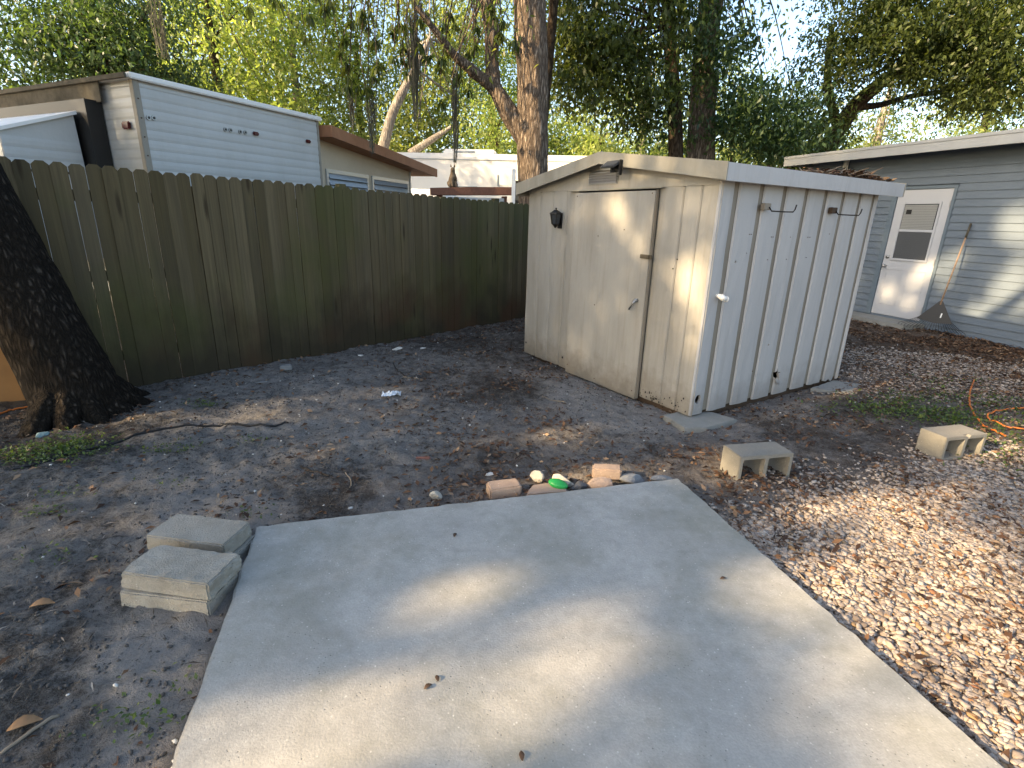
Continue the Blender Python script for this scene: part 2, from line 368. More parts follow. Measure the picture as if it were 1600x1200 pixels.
def m_gravel():
    b = NB('limestone_gravel'); a = b.attr('tint', 'Fac'); p = b.pos()
    c = b.ramp(a, [(0.0, (0.15, 0.12, 0.098)), (0.14, (0.25, 0.20, 0.162)), (0.5, (0.35, 0.29, 0.24)), (0.93, (0.44, 0.385, 0.325)), (0.96, (0.34, 0.22, 0.11)), (1.0, (0.20, 0.085, 0.045))])
    n = b.noise(p, 70, 5, 0.7); n2 = b.noise(p, 300, 3, 0.6)
    c = b.mix(b.math('MULTIPLY', b.ramp(n, [(0.45, 0), (0.72, 1)]), 0.55), c, (0.17, 0.125, 0.085))
    b.bump(b.math('ADD', n, b.math('MULTIPLY', n2, 0.5)), 0.8, 0.006)
    return b.col(c, 0.9, 0.2)
M['gravel'] = m_gravel()
M['shell'] = plain('white_stone', (0.58, 0.56, 0.51), 0.8, 0, 0.3, 60, 0.002)
M['orange'] = plain('orange_cord', (0.62, 0.17, 0.03), 0.45, 0, 0.1)
M['blackcable'] = plain('black_cable', (0.012, 0.012, 0.012), 0.5)
M['green'] = plain('green_plastic', (0.02, 0.26, 0.06), 0.35, 0, 0.15)
M['pinkbrick'] = m_concrete('pinkish_brick', (0.36, 0.265, 0.20), (0.22, 0.165, 0.125), 120, 0.6, 0, 0.1, 0.005)
M['limestone'] = m_concrete('pale_limestone', (0.46, 0.42, 0.34), (0.26, 0.22, 0.165), 120, 0.4, 0, 0.2, 0.006)
M['darkstone'] = m_concrete('dark_stone', (0.12, 0.12, 0.12), (0.05, 0.05, 0.05), 120, 0.5, 0, 0.2, 0.006)
M['greystone'] = m_concrete('grey_stone', (0.24, 0.24, 0.235), (0.15, 0.15, 0.14), 120, 0.4, 0, 0.2, 0.005)
M['bluestone'] = plain('blue_grey_stone', (0.14, 0.22, 0.23), 0.6, 0, 0.3, 20)
M['plasticclear'] = plain('clear_plastic', (0.55, 0.60, 0.66), 0.15, 0, 0.2)
M['fur'] = plain('tabby_fur', (0.26, 0.19, 0.12), 0.95, 0, 0.55, 35, 0.01)
M['furw'] = plain('cat_eye', (0.25, 0.22, 0.05), 0.2)

# ------------------------------------------------------------------ ground
SL_FL = G(400, 821, .06); SL_FR = G(1060, 746, .06); SL_NL = G(265, 1200, .06); SL_NR = G(1575, 1200, .06)
def extend(a, b, y): t = (y-a[1])/(b[1]-a[1]); return a+(b-a)*t
SL_L0 = extend(SL_FL, SL_NL, -1.6); SL_R0 = extend(SL_FR, SL_NR, -1.6)
SLAB = [SL_FL[:2], SL_FR[:2], SL_R0[:2], SL_L0[:2]]
def inpoly(x, y, poly, grow=0.0):
    """signed inside distance for a convex clockwise/ccw polygon: >0 inside"""
    c = np.mean(poly, 0); d = np.full(np.shape(x), 1e9)
    for i in range(len(poly)):
        a = np.asarray(poly[i]); b = np.asarray(poly[(i+1) % len(poly)]); e = b-a; n = np.array([-e[1], e[0]])/np.linalg.norm(e)
        if n@(c-a) < 0: n = -n
        d = np.minimum(d, (x-a[0])*n[0]+(y-a[1])*n[1])
    return d+grow
SH_O = G(1078, 650); SH_A = math.atan2(0.545, 0.838)
SX = np.array([math.cos(SH_A), math.sin(SH_A)]); SY = np.array([-SX[1], SX[0]])
SW, SD = 2.46, 2.58   # side length, front length
SHED = [SH_O[:2], SH_O[:2]+SX*SW, SH_O[:2]+SX*SW+SY*SD, SH_O[:2]+SY*SD]
def idw(x, y, pts, power=3.0):
    q = np.array([[*G(a, b)[:2], v] for a, b, v in pts]); num = 0; den = 0
    for px, py, v in q:
        w = 1.0/(((x-px)**2+(y-py)**2)+0.02)**(power/2); num = num+w*v; den = den+w
    return num/den
GRAV = [(1110,770,.06),(1150,790,.35),(1200,840,.9),(1280,800,.95),(1300,745,.35),(1200,770,.25),(1330,720,.18),(1400,735,.4),(1500,745,.6),(1600,740,.5),(1400,800,1),(1500,800,1),(1600,800,1),
        (1300,900,1),(1450,900,1),(1600,950,1),(1400,1000,1),(1500,1100,1),(1600,1190,1),(1080,730,.05),(1250,690,.07),(1350,690,.12),(1150,690,.05),(1300,650,.05),(1400,650,.12),(1500,650,.16),(1590,660,.2),
        (1400,610,.3),(1500,610,.35),(1590,600,.35),(1400,570,.42),(1500,575,.45),(1590,580,.4),(1350,560,.35),(1350,530,.1),(1450,535,.03),(1590,560,.08),(900,700,0),(800,640,0),(600,700,0),(300,700,0),(100,900,0),(700,560,0),(1360,500,0),(950,640,0.0)]
def hgt(x, y):
    x = np.asarray(x, float); y = np.asarray(y, float); p = np.stack([x, y, np.zeros_like(x)], 1)
    near = np.clip(1.5-np.hypot(x-0.5, y-4)/14, 0.15, 1)
    g = np.clip(idw(x, y, GRAV), 0, 1)
    h = 0.05*(fbm(p*0.7, 3, 3)-0.5) + near*(1-0.7*g)*(0.055*(fbm(p*3.1, 3, 9)-0.5) + 0.040*(fbm(p*11, 3, 21)-0.5) + 0.026*(fbm(p*30, 2, 31)-0.5))
    ds = inpoly(x, y, SHED, 0.5); h = h-0.055*np.clip(ds/0.5, 0, 1)
    db = inpoly(x, y, SLAB); h = h-0.05*np.clip(db/0.1+0.3, 0, 1)
    return h
def H1(x, y): return float(hgt(np.array([x]), np.array([y]))[0])
def axis(a, b, st, lim):
    c = list(np.arange(a, b, st)); s = st; v = b
    hi = []
    while v < lim: hi.append(v); s *= 1.25; v += s
    hi.append(lim); s = st; v = a; lo = []
    while v > -lim: s *= 1.25; v -= s; lo.append(max(v, -lim))
    return np.array(sorted(set(lo))+c+hi)
gx = axis(-5.2, 5.6, 0.02, 260); gy = axis(0.5, 9.0, 0.02, 260)
XX, YY = np.meshgrid(gx, gy); xf, yf = XX.ravel(), YY.ravel()
SAND = [(500,600,.5),(300,625,.42),(420,645,.5),(600,655,.5),(700,600,.3),(850,570,.22),(820,610,.08),(900,615,.65),(870,590,.6),(1000,650,.68),(950,640,.65),(100,700,.15),(50,640,.05),(150,800,.36),(50,900,.3),(300,765,.55),(335,790,.8),
        (450,760,.3),(500,790,.08),(400,800,.75),(230,1000,.85),(250,1080,.9),(100,1010,.22),(40,1100,.15),(120,1150,.15),(210,1190,.8),(700,720,.35),(650,790,.6),(900,690,.4),(1050,700,.4),(1200,660,.12),(1250,690,.25),(1350,650,.2),
        (1150,720,.3),(1150,660,.6),(1230,640,.6),(600,560,.4),(720,530,.15),(790,520,.2),(1300,760,.2),(1500,900,.2),(1400,560,.2),(150,660,.1),(350,690,.45),(1180,800,.4),(0,760,.3)]
LEAFY = [(1340,530,.9),(1450,540,1),(1590,560,1),(1400,590,.6),(1500,620,.4),(1300,700,.6),(1180,765,.6),(1090,705,.7),(830,740,.6),(720,775,.7),(860,670,.45),(700,530,.4),(770,510,.4),(820,600,.4),(500,620,.05),(300,700,.05),(100,900,.1),
         (1250,800,.5),(1400,760,.6),(1500,900,.5),(1400,1000,.6),(1580,1150,.6),(600,700,.1),(900,620,.05),(1000,680,.1),(200,1000,0),(450,770,.25),(1350,640,.4),(1200,690,.3),(100,640,.3),(60,560,.5)]
sand = np.clip((idw(xf, yf, SAND, 4.0)-.36)*1.7+.40, -.2, 1.2); leafy = np.clip(idw(xf, yf, LEAFY), 0, 1)**1.6
nx, ny = len(gx), len(gy)
idx = np.arange(nx*ny).reshape(ny, nx)
GF = np.stack([idx[:-1, :-1].ravel(), idx[:-1, 1:].ravel(), idx[1:, 1:].ravel(), idx[1:, :-1].ravel()], 1)
gme = mesh_np('ground', np.stack([xf, yf, hgt(xf, yf)], 1), GF, {'sand': sand, 'leafy': leafy, 'grav': np.clip(idw(xf, yf, GRAV), 0, 1)**1.5})
ground = link('ground', gme, M['ground'], smooth=True); tag(ground, 'grey sandy dirt yard', None, kind='structure')

# concrete slab with slightly worn edges
def poly_slab(name, poly, z0, z1, mat, jit=0.006, step=0.06, bev=0.012, parent=None, seed=1):
    rr = np.random.default_rng(seed); out = []
    for i in range(len(poly)):
        a = np.asarray(poly[i], float); b = np.asarray(poly[(i+1) % len(poly)], float); L = np.linalg.norm(b-a); n = max(1, int(L/step))
        for k in range(n):
            t = k/n; q = a+(b-a)*t
            out.append(q+rr.normal(0, jit, 2)*(0.6 if k else 0.3))
    bm = bmesh.new(); T = [bm.verts.new((q[0], q[1], z1)) for q in out]; f = bm.faces.new(T)
    if f.normal.z < 0: f.normal_flip()
    bm.normal_update()
    r = bmesh.ops.extrude_face_region(bm, geom=[f]); bv = [g for g in r['geom'] if isinstance(g, bmesh.types.BMVert)]
    for v in bv: v.co.z = z0
    bm.normal_update(); bmesh.ops.recalc_face_normals(bm, faces=bm.faces)
    es = [e for e in bm.edges if all(abs(v.co.z-z1) < 1e-5 for v in e.verts) and len(e.link_faces) == 2]
    if bev: bmesh.ops.bevel(bm, geom=es, offset=bev, segments=2, affect='EDGES', clamp_overlap=True)
    me = bpy.data.meshes.new(name); bm.to_mesh(me); bm.free(); return link(name, me, mat, parent)
slab = poly_slab('concrete_slab', SLAB, -0.12, 0.06, M['slab'], 0.006); tag(slab, 'broad pale concrete pad in the foreground', None, kind='structure')

# ------------------------------------------------------------------ fence (each board a part)
FA = np.array([-3.026, 5.182]); FD = np.array([0.676, 0.737]); FD /= np.linalg.norm(FD); FANG = math.atan2(FD[1], FD[0])
fence = thing('wooden_fence', 'weathered dark wooden dog-ear picket fence behind the dirt yard', 'fence', (FA[0], FA[1], 0), FANG)
def picket_mesh(w, th, h, k):
    c = 0.012+0.0015*k; d = 0.024+.003*k
    m = MB(); m.prism([(-w/2, 0), (w/2, 0), (w/2, h-c), (w/2-d, h), (-w/2+d, h), (-w/2, h-c)], 'y', -th/2, th/2)
    me = m.mesh('picket'); me.materials.append(M['fence']); return me
PM = [picket_mesh(w, 0.017, 1.0, k) for k, w in enumerate((0.104, 0.107, 0.109, 0.111))]
t = -1.29; k = 0
rr = random.Random(5)
while t < 6.4:
    me = PM[k % 4]; ztop = 1.915-0.021*(t+0.3)*1.0 + rr.uniform(-.008, .008)
    x = t; wx, wy = FA+FD*x; zb = H1(wx, wy)-0.04
    gap = rr.choice([0.0, 0.0, 0.001, 0.002, 0.004]) if t < 1.0 else rr.choice([0.0, 0.001, 0.003])
    o = bpy.data.objects.new('picket', me); COL.objects.link(o); o.parent = fence
    o.location = (x, rr.uniform(-.004, .004), zb); o.scale = (1, 1, ztop-zb); o.rotation_euler = (rr.uniform(-.004, .004), rr.uniform(-.0022, .0022), rr.uniform(-.02, .02))
    t += 0.1095+gap; k += 1
for z in (0.30, 1.02, 1.68):
    m = MB()
    m.box(-1.36, 6.4, 0.012, 0.05, z-0.045, z+0.045, 0.004); m.build('rail', M['fence'], fence)
for xx, zt in ((-1.33, 1.9), (0.0, 1.80), (1.57, 1.915), (4.10, 1.865), (6.3, 1.8)):
    m = MB(); m.box(xx-.045, xx+.045, 0.052, 0.142, -0.1, zt, 0.004); m.build('post', M['fence'], fence)

# white pole at the near end of the fence, and the orange board behind the oak
q = FA+FD*(-1.385); o = MB(); o.tube([(0, 0, -0.1), (0, 0, 1.86)], 0.022, 10); o.tube([(0, 0, 1.86), (0, 0, 1.885)], [0.026, 0.012], 10)
o = o.build('metal_pole', M['pvc']); o.location = (q[0], q[1], 0); tag(o, 'slim white pole at the left end of the wooden fence', 'pole')
def board_between(name, mat, pts, th): 
    pass

# ------------------------------------------------------------------ metal shed
shed = thing('metal_shed', 'old cream and white ribbed metal garden shed with low gable roof', 'shed', (SH_O[0], SH_O[1], 0), SH_A)
WH = 1.96     # wall height
GZ = 2.17     # ridge underside
YR = SD/2
# wooden floor frame showing under the panels
m = MB(); m.box(0.03, SW-.03, 0.03, SD-.03, -0.075, 0.03, 0.004); m.build('floor_frame', M['sill'], shed)
def wavy_panel(a0, a1, z0, z1, th, ragged, seed, nz=10, na=4):
    """a thin sheet panel (a along wall, z up) with folded edges and a ragged foot; returns verts in (a, depth, z)"""
    rr = np.random.default_rng(seed); bm = bmesh.new()
    A = np.linspace(a0, a1, na+1); Z = np.linspace(z0, z1, nz+1); g = []
    for i, z in enumerate(Z):
        row = []
        for j, a in enumerate(A):
            zz = z + (rr.uniform(-ragged, ragged*0.4) if i == 0 else 0)
            edge = (j == 0 or j == na)
            d = rr.normal(0, 0.0012) - (0.004 if edge else 0)
            row.append((a, d, zz))
        g.append(row)
    return g
def panel_obj(name, grid, mat, face, off, th, parent):
    """face 'front': plane x=const, a->y, outward -x ; 'side': plane y=const, a->x, outward -y"""
    bm = bmesh.new(); R = []
    def P(a, d, z):
        return (-(off+d), a, z) if face == 'front' else (a, -(off+d), z)
    na = len(grid[0])
    F_ = [[bm.verts.new(P(*v)) for v in row] for row in grid]
    B_ = [[bm.verts.new(P(v[0]+(0.011 if j == 0 else -0.011 if j == na-1 else 0)*-1, -th, v[2])) for j, v in enumerate(row)] for row in grid]
    for i in range(len(grid)-1):
        for j in range(na-1):
            bm.faces.new((F_[i][j], F_[i][j+1], F_[i+1][j+1], F_[i+1][j]))
            bm.faces.new((B_[i][j], B_[i+1][j], B_[i+1][j+1], B_[i][j+1]))
        bm.faces.new((F_[i][0], F_[i+1][0], B_[i+1][0], B_[i][0])); bm.faces.new((F_[i][-1], B_[i][-1], B_[i+1][-1], F_[i+1][-1]))
    for j in range(na-1):
        bm.faces.new((F_[0][j], B_[0][j], B_[0][j+1], F_[0][j+1])); bm.faces.new((F_[-1][j], F_[-1][j+1], B_[-1][j+1], B_[-1][j]))
    bmesh.ops.recalc_face_normals(bm, faces=bm.faces)
    me = bpy.data.meshes.new(name); bm.to_mesh(me); bm.free(); return link(name, me, mat, parent)
# side wall (faces right of the camera): groove sheet, then one panel per rib bay
sheet = MB().box(0.012, SW, 0.012, 0.016, 0.02, WH+.02).build('groove_sheet', M['groove'], shed)
RIB = [0.005, 0.19, 0.52, 0.845, 1.175, 1.495, 1.805, 2.115, 2.385, SW]
spanels = []
for i in range(len(RIB)-1):
    a0 = RIB[i]+(0.042 if i else -0.012); a1 = RIB[i+1]-(0.042 if i < len(RIB)-2 else 0.0)
    spanels.append(panel_obj('wall_panel', wavy_panel(a0, a1, 0.005, WH+.01, .016, 0.004 if i < 7 else 0.03, 40+i), M['white'], 'side', 0.010, 0.018, shed))
# real openings: round pipe hole, torn hole, small bullet-sized holes
def disc_cut(a, z, r, face, n=16, jag=0.0, seed=0):
    rr = random.Random(seed); m = MB(); pts = [(a+math.cos(2*math.pi*k/n)*r*(1+rr.uniform(-jag, jag)), z+math.sin(2*math.pi*k/n)*r*1.15*(1+rr.uniform(-jag, jag))) for k in range(n)]
    m.prism(pts, 'y' if face == 'side' else 'x', -0.08, 0.08); return m.mesh('cut')
cut(spanels[0], [disc_cut(0.062, 0.145, 0.036, 'side'), disc_cut(0.12, 1.035, 0.014, 'side')])
tear = lambda: MB().prism([(1.265, .10), (1.275, .165), (1.255, .205), (1.285, .235), (1.245, .225), (1.225, .262), (1.205, .225), (1.185, .235), (1.20, .19)][::-1], 'y', -0.08, 0.08).mesh('cut')
cut(spanels[4], [tear()])
cut(spanels[1], [disc_cut(0.295, 1.30, 0.011, 'side')]); cut(spanels[3], [disc_cut(0.99, 0.53, 0.011, 'side')])
cut(sheet, [disc_cut(0.062, 0.145, 0.037, 'side'), tear()])
m = MB(); m.prism([(1.20, .19), (1.265, .10), (1.272, .112), (1.215, .125), (1.185, .155)], 'y', -0.030, -0.026); m.build('torn_flap', M['white'], shed)
for (a, z) in [(0.42,1.52),(0.445,1.52),(0.735,1.50),(0.76,1.50),(1.02,1.50),(1.30,1.50),(1.335,1.50),(0.735,1.31),(1.02,1.31),(1.335,1.32),(1.66,1.53),(0.42,1.37),(0.80,.30)]:
    m = MB(); m.cyl((a, -0.008, z), (a, -0.0165, z), 0.0030, 8); m.build('screw', M['rust'], shed)
# front wall
fsheet = MB(); fsheet.box(0.012, 0.016, 0.012, 0.62, 0.02, WH); fsheet.box(0.012, 0.016, 1.70, SD-.012, 0.02, WH); fsheet.box(0.012, 0.016, 0.62, 1.70, 1.93, WH)
fsheet.build('groove_sheet', M['cream'], shed)
FB = [(-0.002, 0.160), (0.185, 0.335), (0.360, 0.598), (1.700, 1.86), (1.885, 2.10), (2.125, 2.34), (2.365, SD)]
for i, (a0, a1) in enumerate(FB):
    panel_obj('wall_panel', wavy_panel(a0, a1, 0.0 if a0 < 1 else -0.01, WH-.02, .016, 0.006, 60+i), M['cream'], 'front', 0.006, 0.014, shed)
# corner angle strip (white) up the near corner
# other walls
MB().box(0.0, SW, SD-.012, SD, 0.02, WH-.05).build('back_side_wall', M['cream'], shed)
MB().box(SW-.012, SW, 0.02, SD-.02, 0.02, WH).build('rear_wall', M['cream'], shed)
# gable panels
for xx in (0.0, SW-.012):
    m = MB(); m.prism([(0.0, WH-.08), (SD, WH-.08), (SD, WH-.04), (YR, GZ-.03), (0.0, WH)], 'x', xx-.012 if xx == 0 else xx, xx if xx == 0 else xx+.012); m.build('gable_panel', M['cream'], shed)
# sliding-door header track
m = MB(); m.box(-0.050, -0.014, 0.55, 1.80, 1.868, 1.880, .002); m.build('door_track', M['fascia'], shed)
# door
door = MB().box(-0.047, -0.033, 0.615, 1.69, -0.03, 1.852, .003).build('door', M['cream'], shed)
m = MB(); m.box(-0.040, -0.012, 0.604, 0.611, -0.02, 1.86, .001); m.build('door_edge', M['groove'], shed)
m = MB(); m.cyl((-0.047, 0.705, 0.905), (-0.075, 0.705, 0.905), 0.017); m.tube([(-0.072, 0.705, 0.905), (-0.080, 0.735, 0.865), (-0.080, 0.765, 0.815)], [0.011, 0.010, 0.008], 8); m.build('handle', M['chrome'], door, True)
m = MB(); m.box(-0.060, -0.047, 0.575, 0.715, 1.283, 1.318, .004); m.box(-0.068, -0.060, 0.60, 0.64, 1.288, 1.313, .003); m.build('hasp', M['darkrust'], door)
for (y, z) in ((1.655, 1.82), (0.65, 1.83), (1.655, 0.06), (0.66, .045), (1.2, .02), (1.30, 1.45), (0.95, 1.52), (1.28, .78)):
    m = MB(); m.cyl((-0.0465, y, z), (-0.0495, y, z), 0.006, 8); m.build('screw', M['rust'], door)
# rust blooms at the foot of the front panels
rr = random.Random(3)
m = MB()
for _ in range(46):
    y = rr.choice([rr.gauss(0.40, .06), rr.uniform(0.02, 0.6)]); z = abs(rr.gauss(0.045, .035))+.008; r = rr.uniform(.002, .010)
    pts = [(y+math.cos(a)*r*rr.uniform(.6, 1.3), z+math.sin(a)*r*rr.uniform(.6, 1.6)) for a in np.arange(0, 6.28, 1.05)]
    m.prism(pts, 'x', -0.0088, -0.0078)
o = m.build('rust_spots', M['blackmetal'], shed); o['kind'] = 'stuff'
for (y, z) in ((0.335, 1.30), (0.37, 1.22), (1.80, .10), (2.54, .12)):
    m = MB(); m.cyl((-0.004, y, z), (-0.009, y, z), 0.012 if z < 1 else .006, 10); m.build('bolt', M['blackmetal'], shed)
# roof: two sheets, gable fascias, eave fascias
OV = 0.10; XB = SW+0.26
ez = 2.01; rz_ = 2.185; EZ = (2.01, 1.955)
for s in (0, 1):
    y0, y1 = (-OV, YR) if s == 0 else (SD+OV, YR); ez = EZ[s]
    m = MB(); bm = m.bm
    v = [bm.verts.new(p) for p in ((-OV, y0, ez), (XB, y0, ez), (XB, y1, rz_), (-OV, y1, rz_), (-OV, y0, ez-.012), (XB, y0, ez-.012), (XB, y1, rz_-.012), (-OV, y1, rz_-.012))]
    for f in ((0, 1, 2, 3), (7, 6, 5, 4), (0, 4, 5, 1), (1, 5, 6, 2), (2, 6, 7, 3), (3, 7, 4, 0)): bm.faces.new([v[i] for i in f])
    m.build('roof_sheet', M['roofmetal'], shed)
    sg = 1 if s == 0 else -1
    m = MB(); yy = sorted((y0-.012*sg, y0+.004*sg)); m.box(-OV-.014, XB, yy[0], yy[1], ez-.112, ez+.014, .002); m.build('eave_fascia', M['white'] if s == 0 else M['fascia'], shed)
    for xx in (-OV, XB):
        m = MB(); xs = (xx-.018, xx-.003) if xx < 0 else (xx+.003, xx+.018)
        m.prism([(y0-.014*sg, ez-.108), (y0-.014*sg, ez+.018), (y1, rz_+.018), (y1, rz_-.088)], 'x', *xs); m.build('gable_fascia', M['fascia'], shed)
# fascia soffit lip that closes the overhang
m = MB(); m.box(-OV, 0, -OV, 0.0, EZ[0]-.106, EZ[0]-.102); m.build('soffit', M['fascia'], shed)
# gable vent (metal louvre)
m = MB(); m.box(-0.020, -0.0125, 1.12, 1.53, 1.925, 2.065, .002); vent = m.build('vent', M['steel'], shed)
for kk in range(5):
    z = 1.945+kk*.023
    m = MB(); m.prism([(-0.022, z), (-0.034, z-.010), (-0.034, z-.007), (-0.022, z+.012)], 'y', 1.13, 1.52); m.build('louver', M['steel'], vent)
# solar flood light on the gable fascia
fl = MB(); fl.box(-OV-.030, -OV-.019, 0.975, 1.115, 2.01, 2.095, .003); fl = fl.build('flood_light', M['blackmetal'], shed)
m = MB(); m.prism([(-OV-.030, 2.110), (-OV-.115, 2.055), (-OV-.110, 2.042), (-OV-.030, 2.085)], 'y', 0.985, 1.155); m.build('panel', M['glassdark'], fl)
m = MB(); m.box(-OV-.05, -OV-.02, 0.965, 0.985, 1.985, 2.11, .003); m.build('bracket', M['blackmetal'], fl)
m = MB(); m.ball((-OV-.055, 1.06, 2.022), 0.014, 2); m.build('sensor', M['blackmetal'], fl)
# wall lantern
ln = MB(); ln.box(-0.022, -0.006, 1.93, 2.00, 1.50, 1.66, .004); ln = ln.build('wall_lantern', M['blackmetal'], shed)
def frustum(m, c, z0, z1, r0, r1, n=6): 
    A = [(c[0]+math.cos(2*math.pi*k/n)*r0, c[1]+math.sin(2*math.pi*k/n)*r0, z0) for k in range(n)]; B = [(c[0]+math.cos(2*math.pi*k/n)*r1, c[1]+math.sin(2*math.pi*k/n)*r1, z1) for k in range(n)]
    a = [m.bm.verts.new(p) for p in A]; b = [m.bm.verts.new(p) for p in B]
    for k in range(n): m.bm.faces.new((a[k], a[(k+1) % n], b[(k+1) % n], b[k]))
    m.bm.faces.new(a[::-1]); m.bm.faces.new(b)
m = MB(); frustum(m, (-.075, 1.965), 1.545, 1.645, .040, .060); m.build('glass', M['glassdark'], ln)
m = MB(); frustum(m, (-.075, 1.965), 1.645, 1.66, .075, .070); frustum(m, (-.075, 1.965), 1.66, 1.69, .066, .018); m.ball((-.075, 1.965, 1.70), .012, 1); frustum(m, (-.075, 1.965), 1.53, 1.545, .03, .045); frustum(m, (-.075, 1.965), 1.505, 1.53, .008, .026); m.build('cap', M['blackmetal'], ln)
m = MB()
for kk in range(6):
    a = 2*math.pi*kk/6; c_, s_ = math.cos(a), math.sin(a); m.tube([(-.075+c_*.042, 1.965+s_*.042, 1.545), (-.075+c_*.062, 1.965+s_*.062, 1.645)], .004, 5)
m.build('cage', M['blackmetal'], ln)
m = MB(); m.tube([(-.02, 1.965, 1.60), (-.045, 1.965, 1.585)], .009, 6); m.build('arm', M['blackmetal'], ln)
# white tap pipe through the side wall
m = MB(); m.tube([(0.12, 0.0, 1.035), (0.12, -0.05, 1.035)], 0.017, 12); tp = m.build('drain_elbow', M['pvc'], shed, True)
m = MB(); m.tube([(0.12, -0.042, 1.035), (0.13, -0.060, 1.022), (0.165, -0.066, 1.012)], [0.024, 0.024, 0.021], 12); m.build('elbow', M['pvc'], tp, True)
m = MB(); m.cyl((0.165, -0.066, 1.012), (0.172, -0.067, 1.010), 0.024, 12); m.build('collar', M['pvc'], tp, True)
# two hooks on backing blocks
for (a, z) in ((0.555, 1.735), (1.60, 1.735)):
    m = MB(); m.box(a-.045, a+.045, -0.050, -0.012, z-.022, z+.030, .003); hk = m.build('hook_plate', M['sill'] if a > 1 else M['groove'], shed)
    m = MB(); m.tube([(a+.02, -.05, z), (a+.02, -.075, z-.03), (a+.045, -.17, z-.035), (a+.06, -.235, z-.035), (a+.063, -.245, z-.015), (a+.065, -.25, z+.02)], .0055, 7); m.build('hook', M['blackmetal'], hk, True)

# ------------------------------------------------------------------ pavers under the shed corner
def pv(name, pix, z, label, seed): 
    p = [G(a, b, z)[:2] for a, b in pix]; o = poly_slab(name, p, z-.055, z, M['paver'], 0.006, .05, .006, None, seed); tag(o, label, 'paver'); return o
pv('concrete_paver', [(1036,648),(1070,669),(1104,668),(1152,655),(1110,643),(1075,640)], -0.012, 'flat grey paver under the near corner of the metal shed', 2)
pv('concrete_paver', [(1266,606),(1335,615),(1346,600),(1302,594)], -0.012, 'flat grey paver beside the far right corner of the metal shed', 3)

# ------------------------------------------------------------------ blue-grey house (local X along the wall, +Y towards the yard)
HO = np.array([7.322, 7.346]); HD = np.array([-0.326, 0.945]); HD /= np.linalg.norm(HD); HANG = math.atan2(HD[1], HD[0])
HN = np.array([-HD[1], HD[0]])
house = thing('house', 'blue-grey lap-sided house with white back door at the right', 'house', (HO[0], HO[1], 0), HANG)
X0, X1 = -4.0, 4.25; DX0, DX1, DZ0, DZ1 = 1.50, 2.375, 0.115, 2.215
MB().box(X0, X1, -4.0, -0.03, -0.05, 2.86).build('wall_core', M['siding'], house)
PIT = 0.1155
def lap(x0, x1, z):
    m = MB(); m.prism([(-0.028, z), (0.004, z-.002), (0.004, z+.004), (-0.012, z+PIT+.012), (-0.028, z+PIT+.012)], 'x', x0, x1); return m
zz = -0.02; k = 0
rr = random.Random(9)
while zz < 2.84:
    if zz+PIT <= DZ0 or zz >= DZ1+.06: segs = [(X0, X1)]
    else: segs = [(X0, DX0-.055), (DX1+.10, X1)]
    for a, b in segs: lap(a, b, zz).build('siding_board', M['siding'], house)
    zz += PIT; k += 1
m = MB(); m.box(DX0-.052, DX0-.004, -0.02, 0.012, DZ0-.02, DZ1+.055, .003); m.box(DX1+.006, DX1+.098, -0.02, 0.010, DZ0-.02, DZ1+.055, .003); m.box(DX0-.004, DX1+.006, -0.02, 0.008, DZ1+.008, DZ1+.055, .003); m.build('door_trim', M['sidetrim'], house)
hd = MB().box(DX0, DX1, -0.028, -0.004, DZ0, DZ1, .003).build('door', M['doorwhite'], house)
m = MB()   # half-lite frame with meeting rail
wx0, wx1, wz0, wz1 = DX0+.16, DX1-.16, 1.10, 1.99
m.box(wx0-.035, wx0, -.004, .012, wz0-.035, wz1+.035, .003); m.box(wx1, wx1+.035, -.004, .012, wz0-.035, wz1+.035, .003)
m.box(wx0, wx1, -.004, .011, wz1, wz1+.035, .003); m.box(wx0, wx1, -.004, .011, wz0-.035, wz0, .003); m.box(wx0, wx1, -.004, .010, 1.545, 1.585, .003)
wf = m.build('window_frame', M['doorwhite'], hd)
MB().box(wx0, wx1, -.0038, -.001, wz0, 1.545).build('pane', M['screen'], wf)
MB().box(wx0, wx1, -.0038, -.001, 1.585, wz1).build('pane', M['glassdark'], wf)
for i in range(15):
    z = 1.590+i*.026; m = MB(); m.prism([(-.001, z), (.002, z), (.0034, z+.0235), (.0009, z+.0235)], 'x', wx0+.02, wx1-.008); m.build('blind_slat', M['blind'], wf)
for i in range(14):
    z = 1.115+i*.030; m = MB(); m.prism([(-.001, z), (.0005, z), (.002, z+.018), (.0005, z+.018)], 'x', wx0+.02, wx1-.02); m.build('blind_slat', M['screen'], wf)
MB().box(wx1-.14, wx1-.05, .006, .008, 1.83, 1.90).build('sticker', M['blackmetal'], wf)
for (x0, x1, z0, z1) in ((DX0+.10, DX0+.40, .30, .92), (DX0+.475, DX1-.10, .30, .92)):
    m = MB(); w = .014
    m.box(x0, x1, -.004, .003, z1-w, z1, .002); m.box(x0, x1, -.004, .003, z0, z0+w, .002); m.box(x0, x0+w, -.004, .0025, z0+w, z1-w, .002); m.box(x1-w, x1, -.004, .0025, z0+w, z1-w, .002); m.build('door_moulding', M['doorwhite'], hd)
m = MB(); m.cyl((DX1-.07, -.004, 1.115), (DX1-.07, .018, 1.115), .028, 16); m.build('deadbolt', M['steel'], hd, True)
m = MB(); m.cyl((DX1-.07, -.004, .96), (DX1-.07, .03, .96), .018, 14); m.ball((DX1-.07, .045, .96), .030, 2); m.build('knob', M['steel'], hd, True)
for z in (.30, 1.08, 1.98):
    m = MB(); m.box(DX0-.008, DX0+.006, -.002, .014, z-.05, z+.05, .003); m.build('hinge', M['steel'], hd)
